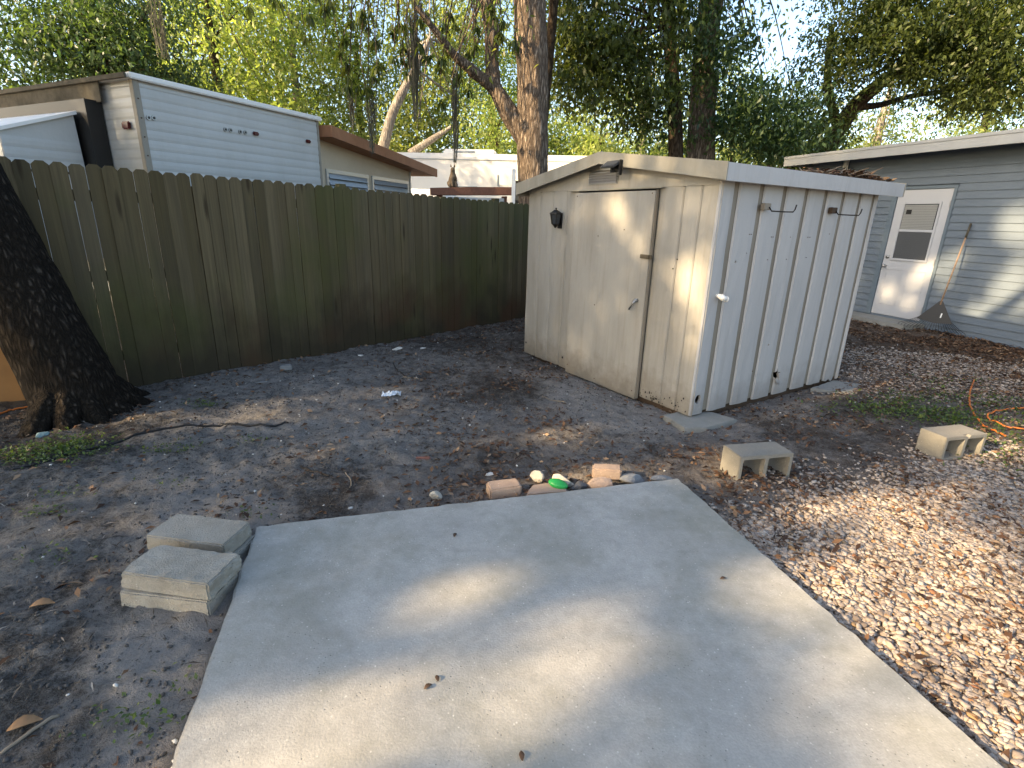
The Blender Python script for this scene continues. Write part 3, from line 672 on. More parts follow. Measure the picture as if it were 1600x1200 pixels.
# roof: overhang with fascia
OVH = 0.42
m = MB(); m.prism([(OVH-.01, 2.885), (OVH-.01, 2.905), (-4.2, 3.05), (-4.2, 2.93)], 'x', X0-.3, X1+.33); m.build('roof', M['roofmetal'], house)
m = MB(); m.box(X0-.3, X1+.35, OVH-.010, OVH+.012, 2.735, 2.865, .003); m.build('fascia', M['housefascia'], house)
m = MB(); m.box(X0-.3, X1+.355, OVH-.008, OVH+.020, 2.868, 2.915, .003); m.build('drip_edge', M['housefascia'], house)
m = MB(); m.box(X0-.3, X1+.33, -.02, OVH-.012, 2.845, 2.865); m.build('soffit', M['sidetrim'], house)
m = MB(); m.prism([(OVH-.02, 2.74), (OVH-.02, 2.90), (-4.2, 3.06), (-4.2, 2.90)], 'x', X1+.335, X1+.352); m.build('end_fascia', M['housefascia'], house)
pp = ONPL(1323, 252, HO+HN*.08, HD); px_ = float((pp[:2]-HO)@HD)
m = MB(); m.cyl((px_, .08, 0), (px_, .08, 2.84), .045, 14); m.build('drain_pipe', M['pvc'], house, True)
# step at the door
st = [HO+HD*a+HN*b for a, b in ((1.38, .03), (2.75, .03), (2.72, .52), (2.2, .50), (1.75, .55), (1.42, .46))]
o = poly_slab('door_step', st, -0.05, 0.085, M['paver'], .008, .08, .012, None, 5); tag(o, 'low concrete step in front of the white house door', 'step')

# rake leaning against the house
rk_b = G(1452, 521, .02); rk_t = np.append(HO+HD*float((ONPL(1520, 347, HO, HD)[:2]-HO)@HD)+HN*.03, 1.70)
ax = rk_t-rk_b; L = np.linalg.norm(ax); ax /= L
wv = np.array([-.80, .60, 0]); wv = wv-ax*(wv@ax); wv /= np.linalg.norm(wv); nv = np.cross(wv, ax)
if nv[:2]@HN < 0: nv = -nv
rake = thing('leaf_rake', 'black fan leaf rake leaning against the blue-grey house wall', 'rake', tuple(rk_b))
LQ = lambda s, w, n=0.0: tuple(ax*s+wv*w+nv*n)
m = MB(); m.tube([LQ(.46, 0), LQ(1.0, 0), LQ(L-.22, 0)], .0125, 8); m.build('handle', plain('wooden_handle', (0.34, 0.23, 0.15), 0.6, 0, 0.3), rake, True)
m = MB(); m.tube([LQ(L-.22, 0), LQ(L-.005, 0)], .0165, 8); m.build('grip', M['darkrust'], rake, True)
m = MB(); bm = m.bm
for sgn in (0.006, -0.006):
    pass
v0 = [bm.verts.new(LQ(.52, -.02, .008)), bm.verts.new(LQ(.52, .02, .008)), bm.verts.new(LQ(.20, .23, .004)), bm.verts.new(LQ(.17, 0, .004)), bm.verts.new(LQ(.20, -.23, .004))]
v1 = [bm.verts.new(LQ(.52, -.02, -.008)), bm.verts.new(LQ(.52, .02, -.008)), bm.verts.new(LQ(.20, .23, -.004)), bm.verts.new(LQ(.17, 0, -.004)), bm.verts.new(LQ(.20, -.23, -.004))]
bm.faces.new(v0); bm.faces.new(v1[::-1])
for i in range(5): bm.faces.new((v0[i], v1[i], v1[(i+1) % 5], v0[(i+1) % 5]))
hdp = m.build('fan_head', M['blackmetal'], rake)
m = MB(); m.box(-.008, .008, -.001, .001, -.035, .035); me = m.mesh('label_patch')
lp = link('white_patch', me, M['pvc'], hdp); bpy.context.view_layer.update()
mm = Matrix((( *wv, 0), (*nv, 0), (*ax, 0), (0, 0, 0, 1))).transposed(); mm.translation = Vector(LQ(.30, -.06, .012)); lp.matrix_local = mm
NT = 22
for i in range(NT):
    a = (i/(NT-1)-.5); w0 = a*.46; w1 = a*.86; s1 = .03+.10*(abs(a)*2)**2*0.35
    m = MB(); m.tube([LQ(.24-.02*abs(a), w0*.9, 0), LQ(.14, (w0+w1)/2, 0), LQ(s1+.02, w1, .004), LQ(s1-.015, w1*1.01, .035)], .0034, 4); m.build('tine', M['blackmetal'], rake)

# ------------------------------------------------------------------ hollow concrete blocks
def hollow_block(name, label, c, rz, broken=0.0):
    """16x8x8 in. block lying on its side, cells facing local -Y"""
    o = thing(name, label, 'concrete block', (c[0], c[1], H1(c[0], c[1])-.012), rz, 'hollow concrete blocks on the dirt')
    Lb, D, Hh, w = .395, .195, .185, .024
    m = MB(); m.box(-Lb/2, Lb/2, -D/2, D/2, 0, Hh, .004); body = m.build('body', M['block'], o)
    cs = []
    for s in (-1, 1):
        x0, x1 = (-Lb/2+w, -.012) if s < 0 else (.012, Lb/2-w)
        c_ = MB(); c_.box(x0, x1, -D/2-.05, D/2+.05, -0.05 if not broken else w*.9, Hh-w, .005); cs.append(c_.mesh('c'))
    if broken: cs.append(MB().prism([(-.02, Hh+.01), (.015, Hh-.024), (.05, Hh+.01)], 'y', -D/2-.05, -D/2+.03).mesh('c'))
    cut(body, cs); return o
pA = G(1152, 752); pB = G(1233, 745); d = pB-pA; aA = math.atan2(d[1], d[0]); cA = pA[:2]+d[:2]/2+np.array([-math.sin(aA), math.cos(aA)])*.0975
hollow_block('hollow_block', 'hollow concrete block near the slab corner, its left end sunlit', cA, aA)
pA = G(1470, 719); pB = G(1532, 712); d = pB-pA; aB = math.atan2(d[1], d[0]); cB = pA[:2]+d[:2]/2+np.array([-math.sin(aB), math.cos(aB)])*.0975
hollow_block('hollow_block', 'notched hollow concrete block beside the orange cord and grass', cB, aB, 1.0)

# solid cap blocks left of the slab
def cap_block(label, c, rz, z, L_=.405, D=.20, Hh=.095, seed=0, chip=1.0):
    rr = np.random.default_rng(seed); bm = bmesh.new(); bmesh.ops.create_cube(bm, size=1.0)
    for v in bm.verts: v.co = Vector((v.co.x*L_, v.co.y*D, (v.co.z+.5)*Hh))
    bmesh.ops.bevel(bm, geom=list(bm.edges), offset=.006, segments=2, affect='EDGES')
    bmesh.ops.subdivide_edges(bm, edges=[e for e in bm.edges if e.calc_length() > .05], cuts=9, use_grid_fill=True)
    V = np.array([v.co[:] for v in bm.verts]); n = (fbm(V*34+seed*9, 3, seed)-.5)*1.2
    for v, q in zip(bm.verts, n):
        e = sum((abs(v.co.x) > L_/2-.03, abs(v.co.y) > D/2-.03, v.co.z > Hh-.025))
        v.co *= 1+q*.034*chip*(1+1.6*(e >= 2))
    me = bpy.data.meshes.new('cap_block'); bm.to_mesh(me); bm.free()
    o = link('cap_block', me, M['capblock'], None, False); o.location = (c[0], c[1], z); o.rotation_euler = (0, 0, rz); tag(o, label, 'concrete block', 'solid cap blocks stacked by the slab'); return o
f0 = G(189, 946)[:2]; f1 = G(328, 963)[:2]; ca = math.atan2(*(f1-f0)[::-1]); nn = np.array([-math.sin(ca), math.cos(ca)])
c1 = (f0+f1)/2+nn*.10
cap_block('lower solid concrete block of the near stack by the slab', c1, ca, -0.010, seed=1, Hh=.080, chip=.5)
cap_block('rough-edged upper solid concrete block of the near stack', c1+np.array([.012, .012]), ca-.035, 0.071, seed=2, Hh=.084, D=.205, chip=1.6)
t0 = G(224, 837, .135)[:2]; t1 = G(350, 853, .135)[:2]; cb = math.atan2(*(t1-t0)[::-1]); nn = np.array([-math.sin(cb), math.cos(cb)]); c2 = (t0+t1)/2+nn*.10
cap_block('lower solid concrete block of the far stack by the slab', c2+np.array([.02, .0]), cb+.03, -0.025, seed=3, Hh=.08, chip=.6)
cap_block('stained upper solid concrete block of the far stack', c2, cb, 0.056, seed=4, Hh=.082, chip=.8)

# ------------------------------------------------------------------ stones and bricks along the far slab edge
def rock(name, label, c, size, rz, mat, z=None, seed=0, ang=.22, cat='stone', group=None, sub=3, flat=False):
    rr = np.random.default_rng(seed); bm = bmesh.new(); bmesh.ops.create_icosphere(bm, subdivisions=sub, radius=.5)
    V = np.array([v.co[:] for v in bm.verts]); 
    pl = rr.normal(0, 1, (7, 3)); pl /= np.linalg.norm(pl, axis=1)[:, None]
    for n_ in pl:
        dd = V@n_; lim = rr.uniform(.18, .34); V = V-np.outer(np.maximum(dd-lim, 0), n_)*.9
    V = V*(1+(fbm(V*7+seed, 4, seed)-.5)[:, None]*ang*1.8)
    V = V/np.abs(V).max(0)*.5*np.array(size)
    for v, q in zip(bm.verts, V): v.co = Vector(q)
    me = bpy.data.meshes.new(name); bm.to_mesh(me); bm.free(); o = link(name, me, mat, None, False)
    zz_ = H1(c[0], c[1])+size[2]*.30 if z is None else z
    o.location = (c[0], c[1], zz_); o.rotation_euler = (rr.normal(0, .08), rr.normal(0, .08), rz); return tag(o, label, cat, group)
def brick(name, label, px, size, rz, mat, z, seed, cat='brick'):
    c = G(*px, z+size[2]/2)[:2]; m = MB(); m.box(-size[0]/2, size[0]/2, -size[1]/2, size[1]/2, 0, size[2], .010); bmesh.ops.subdivide_edges(m.bm, edges=[e for e in m.bm.edges if e.calc_length() > .02], cuts=5, use_grid_fill=True); o = m.build(name, mat)
    V = np.array([v.co[:] for v in o.data.vertices]); n = fbm(V*20+seed, 2, seed)-.5; V *= (1+n[:, None]*.12); o.data.vertices.foreach_set('co', V.astype(np.float32).ravel())
    o.location = (c[0], c[1], z); o.rotation_euler = (.02, -.03, rz); return tag(o, label, cat)
brick('brick', 'pinkish worn brick lying at the far edge of the slab', (787, 764), (.195, .11, .075), .28, M['pinkbrick'], 0.0, 1)
rock('stone', 'small pale limestone chunk behind the slab, left of the green object', G(838, 743, .04)[:2], (.105, .08, .085), .3, M['limestone'], seed=5, flat=True)
rock('stone', 'white limestone lump just behind the green object', G(880, 746, .05)[:2], (.15, .11, .10), -.4, M['limestone'], seed=6, flat=True)
rock('stone', 'dark broken stone to the right of the green object', G(902, 758, .03)[:2], (.13, .085, .075), .2, M['darkstone'], seed=7, flat=True)
brick('brick', 'long tan brick tilted in leaves behind the slab edge', (948, 737), (.185, .09, .075), -.12, M['pinkbrick'], 0.01, 3)
rock('stone', 'rounded tan stone touching the slab edge before the tan brick', G(937, 757, .02)[:2], (.17, .09, .08), .1, M['pinkbrick'], seed=9)
rock('stone', 'rounded grey paver stone at the slab edge', G(988, 748, .02)[:2], (.19, .11, .08), .25, M['greystone'], seed=10)
rock('stone', 'low grey stone at the far right corner of the slab', G(1034, 746, .02)[:2], (.18, .10, .07), .2, M['greystone'], seed=11)
poly = [G(a, b, .045)[:2] for a, b in ((822, 773), (832, 757), (868, 753), (888, 765), (886, 769))]
o = poly_slab('stone', poly, -0.02, .045, M['pinkbrick'], .004, .05, .008, None, 6); tag(o, 'flat tan stone under the green object at the slab edge', 'stone')
rock('stone', 'lumpy grey stone alone at the slab edge left of the pinkish brick', G(682, 772, .02)[:2], (.085, .075, .07), .2, M['limestone'], seed=12)
gc = G(872, 758, .05); o = MB(); o.ball((0, 0, 0), .05, 3, (1.25, .75, .55)); o = o.build('plastic_egg', M['green'], None, True); o.location = (gc[0], gc[1], .058); o.rotation_euler = (.1, .15, -.3); tag(o, 'bright green smooth plastic object among the stones at the slab edge', 'plastic toy')
rock('stone', 'smooth blue-grey stone at the foot of the left oak', G(65, 680, .02)[:2], (.10, .075, .06), .5, M['bluestone'], seed=14)
rock('stone', 'pale flat stone on dirt behind the pinkish brick', G(768, 738, .0)[:2], (.10, .045, .015), .3, M['shell'], seed=15)
brick('brick', 'small reddish brick piece half sunk in the dirt', (661, 716), (.11, .03, .025), .05, plain('red_brick', (.22, .11, .09), .9, 0, .4), -0.005, 5)
brick('brick', 'whitish block fragment at the foot of the fence', (447, 574), (.12, .07, .055), .5, M['greystone'], 0.0, 6)
rock('stone', 'white stone near the fence foot, the largest there', G(621, 548)[:2], (.13, .07, .05), .2, M['shell'], seed=16)
rock('stone', 'white stone by the fence right of the largest one', G(660, 545)[:2], (.08, .06, .04), .6, M['shell'], seed=17)
rock('stone', 'small white stone left of the largest one near the fence', G(564, 558)[:2], (.07, .05, .03), .1, M['shell'], seed=18)
rock('stone', 'flat pale stone in front of the fence block fragment', G(410, 596)[:2], (.12, .06, .02), .2, M['greystone'], seed=19)
# crumpled clear plastic
bm = bmesh.new(); bmesh.ops.create_grid(bm, x_segments=14, y_segments=8, size=.5)
V = np.array([v.co[:] for v in bm.verts]); h = fbm(V*6, 3, 4)
for v, q, s in zip(bm.verts, V, h): v.co = Vector((q[0]*.17+(s-.5)*.02, q[1]*.07, .004+abs(s-.35)*.11))
me = bpy.data.meshes.new('plastic_wrapper'); bm.to_mesh(me); bm.free(); o = link('plastic_wrapper', me, M['plasticclear'], None, False); c = G(612, 621); o.location = (c[0], c[1], H1(c[0], c[1])); o.rotation_euler[2] = .2; sd = o.modifiers.new('s', 'SOLIDIFY'); sd.thickness = .001
tag(o, 'crumpled clear plastic wrapper on the middle of the dirt', 'wrapper')

# ------------------------------------------------------------------ cords, hose, sticks
def cord(name, label, cat, pix, r, mat, seg=7, lift=.0, zs=None):
    P = [G(a, b) for a, b in pix]; pts = []
    n = len(P)
    for i in range(n-1):
        p0, p1, p2, p3 = P[max(i-1, 0)], P[i], P[i+1], P[min(i+2, n-1)]
        for t_ in np.linspace(0, 1, 9)[:-1 if i < n-2 else None]:
            q = .5*((2*p1)+(-p0+p2)*t_+(2*p0-5*p1+4*p2-p3)*t_**2+(-p0+3*p1-3*p2+p3)*t_**3); pts.append(q)
    pts = np.array(pts); z = hgt(pts[:, 0], pts[:, 1])+r*.8+lift
    m = MB(); m.tube([(a, b, c_) for (a, b, _), c_ in zip(pts, z)], r, seg); o = m.build(name, mat, None, True); return tag(o, label, cat)
cord('electric_cord', 'loop of thin orange cord on grass at the right, left loop', 'cord', [(1521,598),(1514,618),(1516,640),(1528,660),(1548,674),(1570,686)], .007, M['orange'], lift=.012)
cord('electric_cord', 'orange cord running to the right frame edge beside the notched block', 'cord', [(1640,640),(1590,641),(1560,645),(1543,651),(1546,659),(1570,667),(1610,676),(1650,684)], .007, M['orange'], lift=.012)
cord('garden_hose', 'thin black cable lying across the dirt by the left oak', 'cable', [(20,734),(60,726),(110,710),(170,695),(230,680),(300,670),(360,665),(420,668),(450,662)], .008, M['blackcable'])
cord('orange_stick', 'orange stick on the ground at the left frame edge', 'stick', [(-15,655),(20,640),(58,632)], .008, M['orange'])
for i, (pix, r, lab) in enumerate([([(0,1172),(40,1150),(92,1118)], .006, 'long pale stick at the lower left corner'), ([(614,568),(622,580),(636,590)], .006, 'bent dark stick on dirt below the fence'), ([(630,590),(640,592),(655,594)], .007, 'short pale stick end on dirt below the fence'),
        ([(1135,697),(1165,693),(1200,690)], .010, 'dark straight stick behind the near hollow block'), ([(540,742),(548,752),(549,762)], .004, 'small pale twig on dark soil before the slab'), ([(847,620),(870,628),(885,631)], .005, 'thin pale twig on dark soil left of the shed'),
        ([(470,726),(490,738),(515,748)], .006, 'dark twig on dirt in front of the slab'), ([(852,727),(860,737),(866,742)], .007, 'dark stick poking up behind the slab stones'), ([(1535,703),(1550,712),(1558,717)], .007, 'white stick beside the notched hollow block')]):
    cord('stick', lab, 'stick', pix, r, M['shell'] if 'white' in lab else plain('stick_wood_%d' % i, (.26, .21, .15) if 'pale' in lab else (.05, .04, .03), .9, 0, .4), 6)
m = MB(); m.prism([(0, 0), (.42, .0), (.44, .30), (.40, .62), (.02, .60)], 'y', 0, .02); o = m.build('plywood_board', M['plywood']); c = G(-60, 640); o.location = (c[0], c[1]+.1, -.04); o.rotation_euler = (-.18, 0, .55); tag(o, 'orange-brown plywood board leaning behind the left oak trunk', 'board')

# ------------------------------------------------------------------ camper trailer behind the fence
TO = np.array([-4.15, 6.28]); TX = np.array([.425, .905]); TX /= np.linalg.norm(TX); TA = math.atan2(TX[1], TX[0])
tr = thing('camper_trailer', 'old white ribbed camper trailer behind the left part of the fence', 'trailer', (TO[0], TO[1], 0), TA)
W, LT, ZB, ZT = 2.62, 6.5, .55, 2.93
MB().box(.02, W-.02, .02, LT-.02, ZB, ZT-.03).build('body', M['trailer'], tr)
pz = .104; z = ZB
while z < ZT-.05:
    h = min(pz, ZT-.05-z)
    m = MB(); m.prism([(.018, z), (-.004, z), (-.008, z+h*.25), (-.0085, z+h*.6), (-.004, z+h-.001), (.018, z+h-.001)], 'x', .05, W-.03); m.build('siding_strip', M['trailer'], tr)
    m = MB(); m.prism([(.018, z), (-.004, z), (-.008, z+h*.25), (-.0085, z+h*.6), (-.004, z+h-.001), (.018, z+h-.001)], 'y', .05, LT-.03); m.build('siding_strip', M['trailer'], tr)
    z += pz
m = MB(); m.box(-.02, .05, -.018, .05, ZB, ZT-.02, .004); m.build('corner_trim', M['trailertrim'], tr); m = MB(); m.box(W-.03, W+.01, -.016, .03, ZB, ZT-.02, .004); m.build('corner_trim', M['trailertrim'], tr)
for i in range(9):
    m = MB(); m.cyl((.014, -.018, 1.2+i*.19), (.014, -.023, 1.2+i*.19), .008, 8); m.build('screw', M['rust'], tr)
m = MB(); m.box(-.06, W+.04, -.06, LT+.05, ZT-.03, ZT+.03, .01); m.build('roof', M['rv'], tr)
m = MB(); m.box(-.075, -.062, .50, LT, ZT-.23, ZT+.012, .004); m.build('awning_rail', M['mould'], tr)
m = MB(); m.box(-.10, -.076, -.03, LT, ZT-.03, ZT+.02, .004); m.build('roof_edge', M['mould'], tr)
def lamp(px, py, w, h, mat, nm):
    p = ONPL(px, py, TO, TX); a = float((p[:2]-TO)@TX); m = MB(); m.box(a-w/2, a+w/2, -.04, -.006, p[2]-h/2, p[2]+h/2, .012); return m.build(nm, mat, tr)
lamp(398, 209, .09, .048, M['red'], 'tail_light'); lamp(480, 221, .09, .048, M['red'], 'tail_light')
for px, py in ((231, 184), (239, 184.5), (351, 202.5), (359, 203.5), (374, 206), (382, 207)):
    p = ONPL(px, py, TO, TX); a = float((p[:2]-TO)@TX); m = MB(); m.cyl((a, -.005, p[2]), (a, -.022, p[2]), .026, 14); b_ = m.build('round_light', M['chrome'], tr); m = MB(); m.cyl((a, -.022, p[2]), (a, -.025, p[2]), .014, 10); m.build('lens', M['blackmetal'], b_)
m = MB(); m.box(-.045, -.010, .14, .27, 2.42, 2.50, .012); m.build('tail_light', M['red'], tr)
# slide-out on the left side with a slanted roof
Sx0 = -0.95
m = MB(); m.prism([(Sx0, 1.0), (-.20, 1.0), (-.24, 2.56), (Sx0-.0, 2.30)], 'y', .78, 3.6); so_ = m.build('slide_out', M['trailer'], tr)
z = 1.02
while z < 2.25:
    xr = -.20-.04*(z-1.0)/1.56
    m = MB(); m.prism([(.779, z), (.773, z), (.769, z+.03), (.769, z+.07), (.773, z+.103), (.779, z+.103)], 'x', Sx0+.005, xr-.012); m.build('siding_strip', M['trailer'], so_); z += .104
m = MB(); m.prism([(Sx0-.03, 2.29), (-.22, 2.565), (-.22, 2.60), (Sx0-.03, 2.325)], 'y', .74, 3.65); m.build('roof', M['rv'], so_)
m = MB(); m.box(-.195, -.02, .60, 3.6, 1.0, 2.72); m.build('gap_fill', M['blackmetal'], tr)  # black box filling the gap between slide-out and trailer wall
m = MB(); m.box(Sx0, -.25, .752, .764, 1.93, 1.955); m.build('trim_strip', M['blackmetal'], so_)
for (xx, yy) in ((.5, 1.8), (W-.4, 1.8), (.5, 4.6), (W-.4, 4.6)):
    m = MB(); m.cyl((xx-.12, yy, .33), (xx+.12, yy, .33), .33, 20); w_ = m.build('wheel', M['blackmetal'], tr); m = MB(); m.cyl((xx-.125, yy, .33), (xx+.125, yy, .33), .18, 16); m.build('rim', M['chrome'], w_)

# ------------------------------------------------------------------ beige building with brown sloping roof
BO = np.array([-3.12, 8.98]); BE = np.array([-2.30, 11.9]); BX = BE-BO; BL = np.linalg.norm(BX); BX /= BL; BA = math.atan2(BX[1], BX[0])
bg = thing('outbuilding', 'beige outbuilding with brown sloping roof edge and louvre windows', 'building', (BO[0], BO[1], 0), BA)
m = MB(); m.prism([(-.1, 0), (BL, 0), (BL, 2.50), (-.1, 2.78)], 'y', 0, 3.5); m.build('wall', M['beige'], bg)
m = MB(); m.prism([(-.2, 2.70), (BL+.62, 2.42), (BL+.62, 2.58), (-.2, 2.86)], 'y', -.32, 3.8); rf = m.build('roof', M['brownroof'], bg)
m = MB(); m.prism([(-.21, 2.695), (BL+.64, 2.41), (BL+.64, 2.57), (-.21, 2.855)], 'y', -.36, -.325); m.build('fascia', M['brownroof'], rf)
for (a, b) in ((0.05, 1.34), (1.46, BL-.10)):
    m = MB(); z0, z1 = 1.35, 2.27; m.box(a, b, -.03, -.004, z1-.06, z1, .004); m.box(a, a+.06, -.03, -.004, z0, z1-.06, .004); m.box(b-.06, b, -.03, -.004, z0, z1-.06, .004); m.box(a, b, -.03, -.004, z0-.05, z0, .004); w_ = m.build('window', M['alum'], bg)
    MB().box(a+.06, b-.06, -.006, -.003, z0, z1-.06).build('pane', M['glassdark'], w_)
    for i in range(9):
        z = z0+.02+i*.095; m = MB(); m.prism([(-.045, z), (-.010, z+.085), (-.006, z+.085), (-.041, z)], 'x', a+.065, b-.065); m.build('louver', M['louver'], w_)
m = MB(); m.box(BL-.02, BL+.03, -.02, .05, 0, 2.47, .004); m.build('corner_post', M['alum'], bg)

# ------------------------------------------------------------------ white motorhome in the sun
RO = np.array([-3.6, 16.2]); RA = math.radians(-4)
rvh = thing('motorhome', 'sunlit white motorhome parked beyond the fence with roof air conditioner', 'motorhome', (RO[0], RO[1], 0), RA)
m = MB(); m.box(-.9, 6.6, 0, 2.4, .5, 3.30, .10); m.build('body', M['rv'], rvh, False)
m = MB(); m.box(1.35, 2.9, .55, 1.5, 3.30, 3.47, .05); ac = m.build('air_conditioner', M['rv'], rvh); m = MB(); m.box(1.7, 2.3, .535, .549, 3.37, 3.42, .01); m.build('grille', M['tealgrey'], ac)
m = MB(); m.box(3.05, 3.35, -.01, .0, 2.45, 2.46); m.box(-.8, 6.5, -.015, -.002, 3.12, 3.14); m.build('trim_strip', M['tealgrey'], rvh)
m = MB(); m.box(3.02, 3.05, -.02, -.002, 2.45, 2.75); m.box(1.6, 2.45, -.02, -.002, 2.28, 2.30); m.box(1.6, 2.45, -.02, -.002, 2.40, 2.42); m.build('vent_slot', M['tealgrey'], rvh)
m = MB(); m.box(3.45, 5.4, -.03, -.002, 2.0, 2.60, .08); w_ = m.build('window', M['blackmetal'], rvh); m = MB(); m.box(3.55, 5.3, -.036, -.031, 2.08, 2.52, .0); m.build('pane', M['glassdark'], w_)
m = MB(); m.box(4.2, 6.4, -.35, -.01, 2.70, 2.86, .06); m.build('awning', M['rv'], rvh)
for xx in (.6, 5.4):
    m = MB(); m.cyl((xx, .05, .4), (xx, .35, .4), .4, 20); m.build('wheel', M['blackmetal'], rvh)
# rounded cream van nose in front of it
m = MB(); m.box(-1.15, .55, 0, 1.9, .25, 2.22, .28); o = m.build('van', M['rv'], None, True); o.location = (-2.1, 13.6, 0); o.rotation_euler[2] = -.1; tag(o, 'cream rounded van roof beside the brown roof of the outbuilding', 'van')
m = MB(); m.box(-.9, .3, -.012, -.001, 1.35, 1.9, .0); m.build('window', M['glassdark'], o)
m = MB(); m.box(-1.1, .5, -.02, -.005, .9, .95, .0); m.build('trim_strip', M['tealgrey'], o)

# ------------------------------------------------------------------ brown beam rack, cat, bits above the fence
by = 10.0; b0 = ATY(672, 299, by); b1 = ATY(801, 297, by)
rk = thing('timber_rack', 'peeling reddish-brown beam on posts behind the fence, cat on it', 'rack', (b0[0], by, 0))
bw = b1[0]-b0[0]; bz = (b0[2]+b1[2])/2+.035
m = MB(); m.prism([(0, bz-.125), (bw, bz-.085), (bw, bz+.045), (bw*.5, bz+.030), (0, bz-.005)], 'y', 0, .30); m.build('beam', M['beam'], rk)
for xx in (.15, bw-.15):
    m = MB(); m.box(xx-.05, xx+.05, .1, .2, 0, bz-.11, .004); m.build('post', M['beam'], rk)
m = MB(); m.box(.35, bw-.15, -.02, .35, bz-.28, bz-.15, .004); m.build('grey_panel', M['tealgrey'], rk)
# cat
cz = bz-.003+.0; cx = ATY(705, 290, by)[0]-b0[0]; cat_loc = Vector((b0[0]+cx, by+.13, bz+.005))
def skin_mesh(name, pts, edges, rads, sub=2):
    me = bpy.data.meshes.new(name); me.from_pydata(pts, edges, []); o = bpy.data.objects.new(name, me); COL.objects.link(o)
    sk = o.modifiers.new('sk', 'SKIN'); 
    if not me.skin_vertices: 
        bpy.context.view_layer.objects.active = o
    for i, r in enumerate(rads):
        v = me.skin_vertices[0].data[i]; v.radius = (r, r) if not isinstance(r, tuple) else r; v.use_root = (i == 0)
    ss = o.modifiers.new('ss', 'SUBSURF'); ss.levels = sub; ss.render_levels = sub
    bpy.context.view_layer.update(); dg = bpy.context.evaluated_depsgraph_get(); m2 = bpy.data.meshes.new_from_object(o.evaluated_get(dg))
    bpy.data.objects.remove(o); return m2
cp = [(0, 0, .075), (.0, -.03, .16), (-.005, -.055, .225), (-.015, -.075, .275), (-.025, -.105, .318), (-.03, -.145, .312),
      (.035, -.075, .15), (.035, -.095, .07), (.035, -.11, .012), (-.035, -.075, .15), (-.035, -.095, .07), (-.035, -.11, .012),
      (.065, -.03, .06), (.07, -.075, .018), (-.065, -.03, .06), (-.07, -.075, .018), (.03, .07, .03), (.10, .08, .018), (.16, .03, .014), (.17, -.04, .012)]
ce = [(0, 1), (1, 2), (2, 3), (3, 4), (4, 5), (1, 6), (6, 7), (7, 8), (1, 9), (9, 10), (10, 11), (0, 12), (12, 13), (0, 14), (14, 15), (0, 16), (16, 17), (17, 18), (18, 19)]
cr = [.085, .072, .055, .040, .046, .026, .028, .020, .018, .028, .020, .018, .048, .022, .048, .022, .028, .017, .015, .011]
try:
    cme = skin_mesh('cat', cp, ce, cr)
except Exception as ex:
    print('skin failed', ex); cme = MB().ball((0, 0, .15), .1).mesh('cat')
cat_o = link('cat', cme, M['fur'], None, True); cat_o.location = cat_loc; cat_o.rotation_euler[2] = .5; tag(cat_o, 'tan tabby cat sitting upright on the brown beam behind the fence', 'cat')
for s in (-1, 1):
    m = MB(); m.prism([(s*.030-.018-.025, .345), (s*.030+.018-.025, .345), (s*.036-.025, .392)], 'y', -.105, -.090); m.build('ear', M['fur'], cat_o)
    m = MB(); m.ball((s*.018-.027, -.142, .328), .006, 2); m.build('eye', M['furw'], cat_o, True)
# yellow lumber rail and pole
p0 = ATY(520, 297, 9.2); p1 = ATY(697, 310, 9.6)
o = MB(); o.box(0, float(np.hypot(*(p1-p0)[:2])), 0, .09, -.04, .04, .004); o = o.build('lumber', M['lumber'])
o.location = tuple(p0+np.array([0, 0, -.03])); dd = p1-p0; o.rotation_euler = (0, -math.atan2(dd[2], np.hypot(dd[0], dd[1])), math.atan2(dd[1], dd[0])); tag(o, 'yellow timber rail just above the fence top', 'timber rail')
for xx in (.2, 1.5):
    m = MB(); m.box(xx-.04, xx+.04, .01, .08, -2.05, -.041); m.build('post', M['lumber'], o)
p0 = ATY(800, 312, 9.0); p1 = ATY(803, 264, 9.0)
o = MB(); o.box(-.03, .03, -.02, .02, 0, p1[2], .004); o = o.build('white_post', M['pvc']); o.location = (p0[0]+.02, 9.0, 0); tag(o, 'slim white post between the centre oak trunk and the shed eave', 'post')

# ------------------------------------------------------------------ sun gaps: crown leaves removed so dapples land at set points (point, radius)
def shedF(px, py): return ONPL(px, py, SH_O[:2], SY)
def houseW(px, py): return ONPL(px, py, HO, HD)
BEAMS = []
def beam(p, r): BEAMS.append((np.asarray(p, float), r))
for a, b, r in [(930,985,.11),(900,975,.10),(965,990,.09),(870,1085,.11),(910,1075,.10),(830,1100,.09),(440,1150,.15),(500,1120,.14),(380,1180,.14),(540,1160,.12),(730,925,.10),(770,930,.08),(700,910,.06),(1250,905,.10),(1215,880,.07),(1290,930,.09),
                (1480,1150,.12),(1420,1110,.08),(640,1190,.08),(1060,1180,.06)]: beam(G(a, b, .06), r)
for a, b, r in [(1330,785,.13),(1390,790,.16),(1450,790,.13),(1500,770,.10),(1440,850,.14),(1500,870,.17),(1560,860,.14),(1400,900,.16),(1470,930,.2),(1550,940,.2),(1350,930,.14),(1420,990,.18),(1500,1010,.2),(1580,1020,.2),(1460,1070,.15),(1540,1100,.2),(1590,1160,.2),(1320,890,.10),
                (1540,690,.14),(1590,700,.16),(1575,660,.10),(1300,610,.05),(1340,655,.06)]: beam(G(a, b), r)
for a, b, r in [(785,755,.08),(840,742,.08),(885,742,.08),(945,732,.10),(990,735,.04),(1090,710,.10),(1120,700,.09),(1135,735,.10),(860,670,.09),(880,666,.06),(1440,690,.07),(250,1090,.05),(240,1060,.04)]: beam(G(a, b, .06), r)
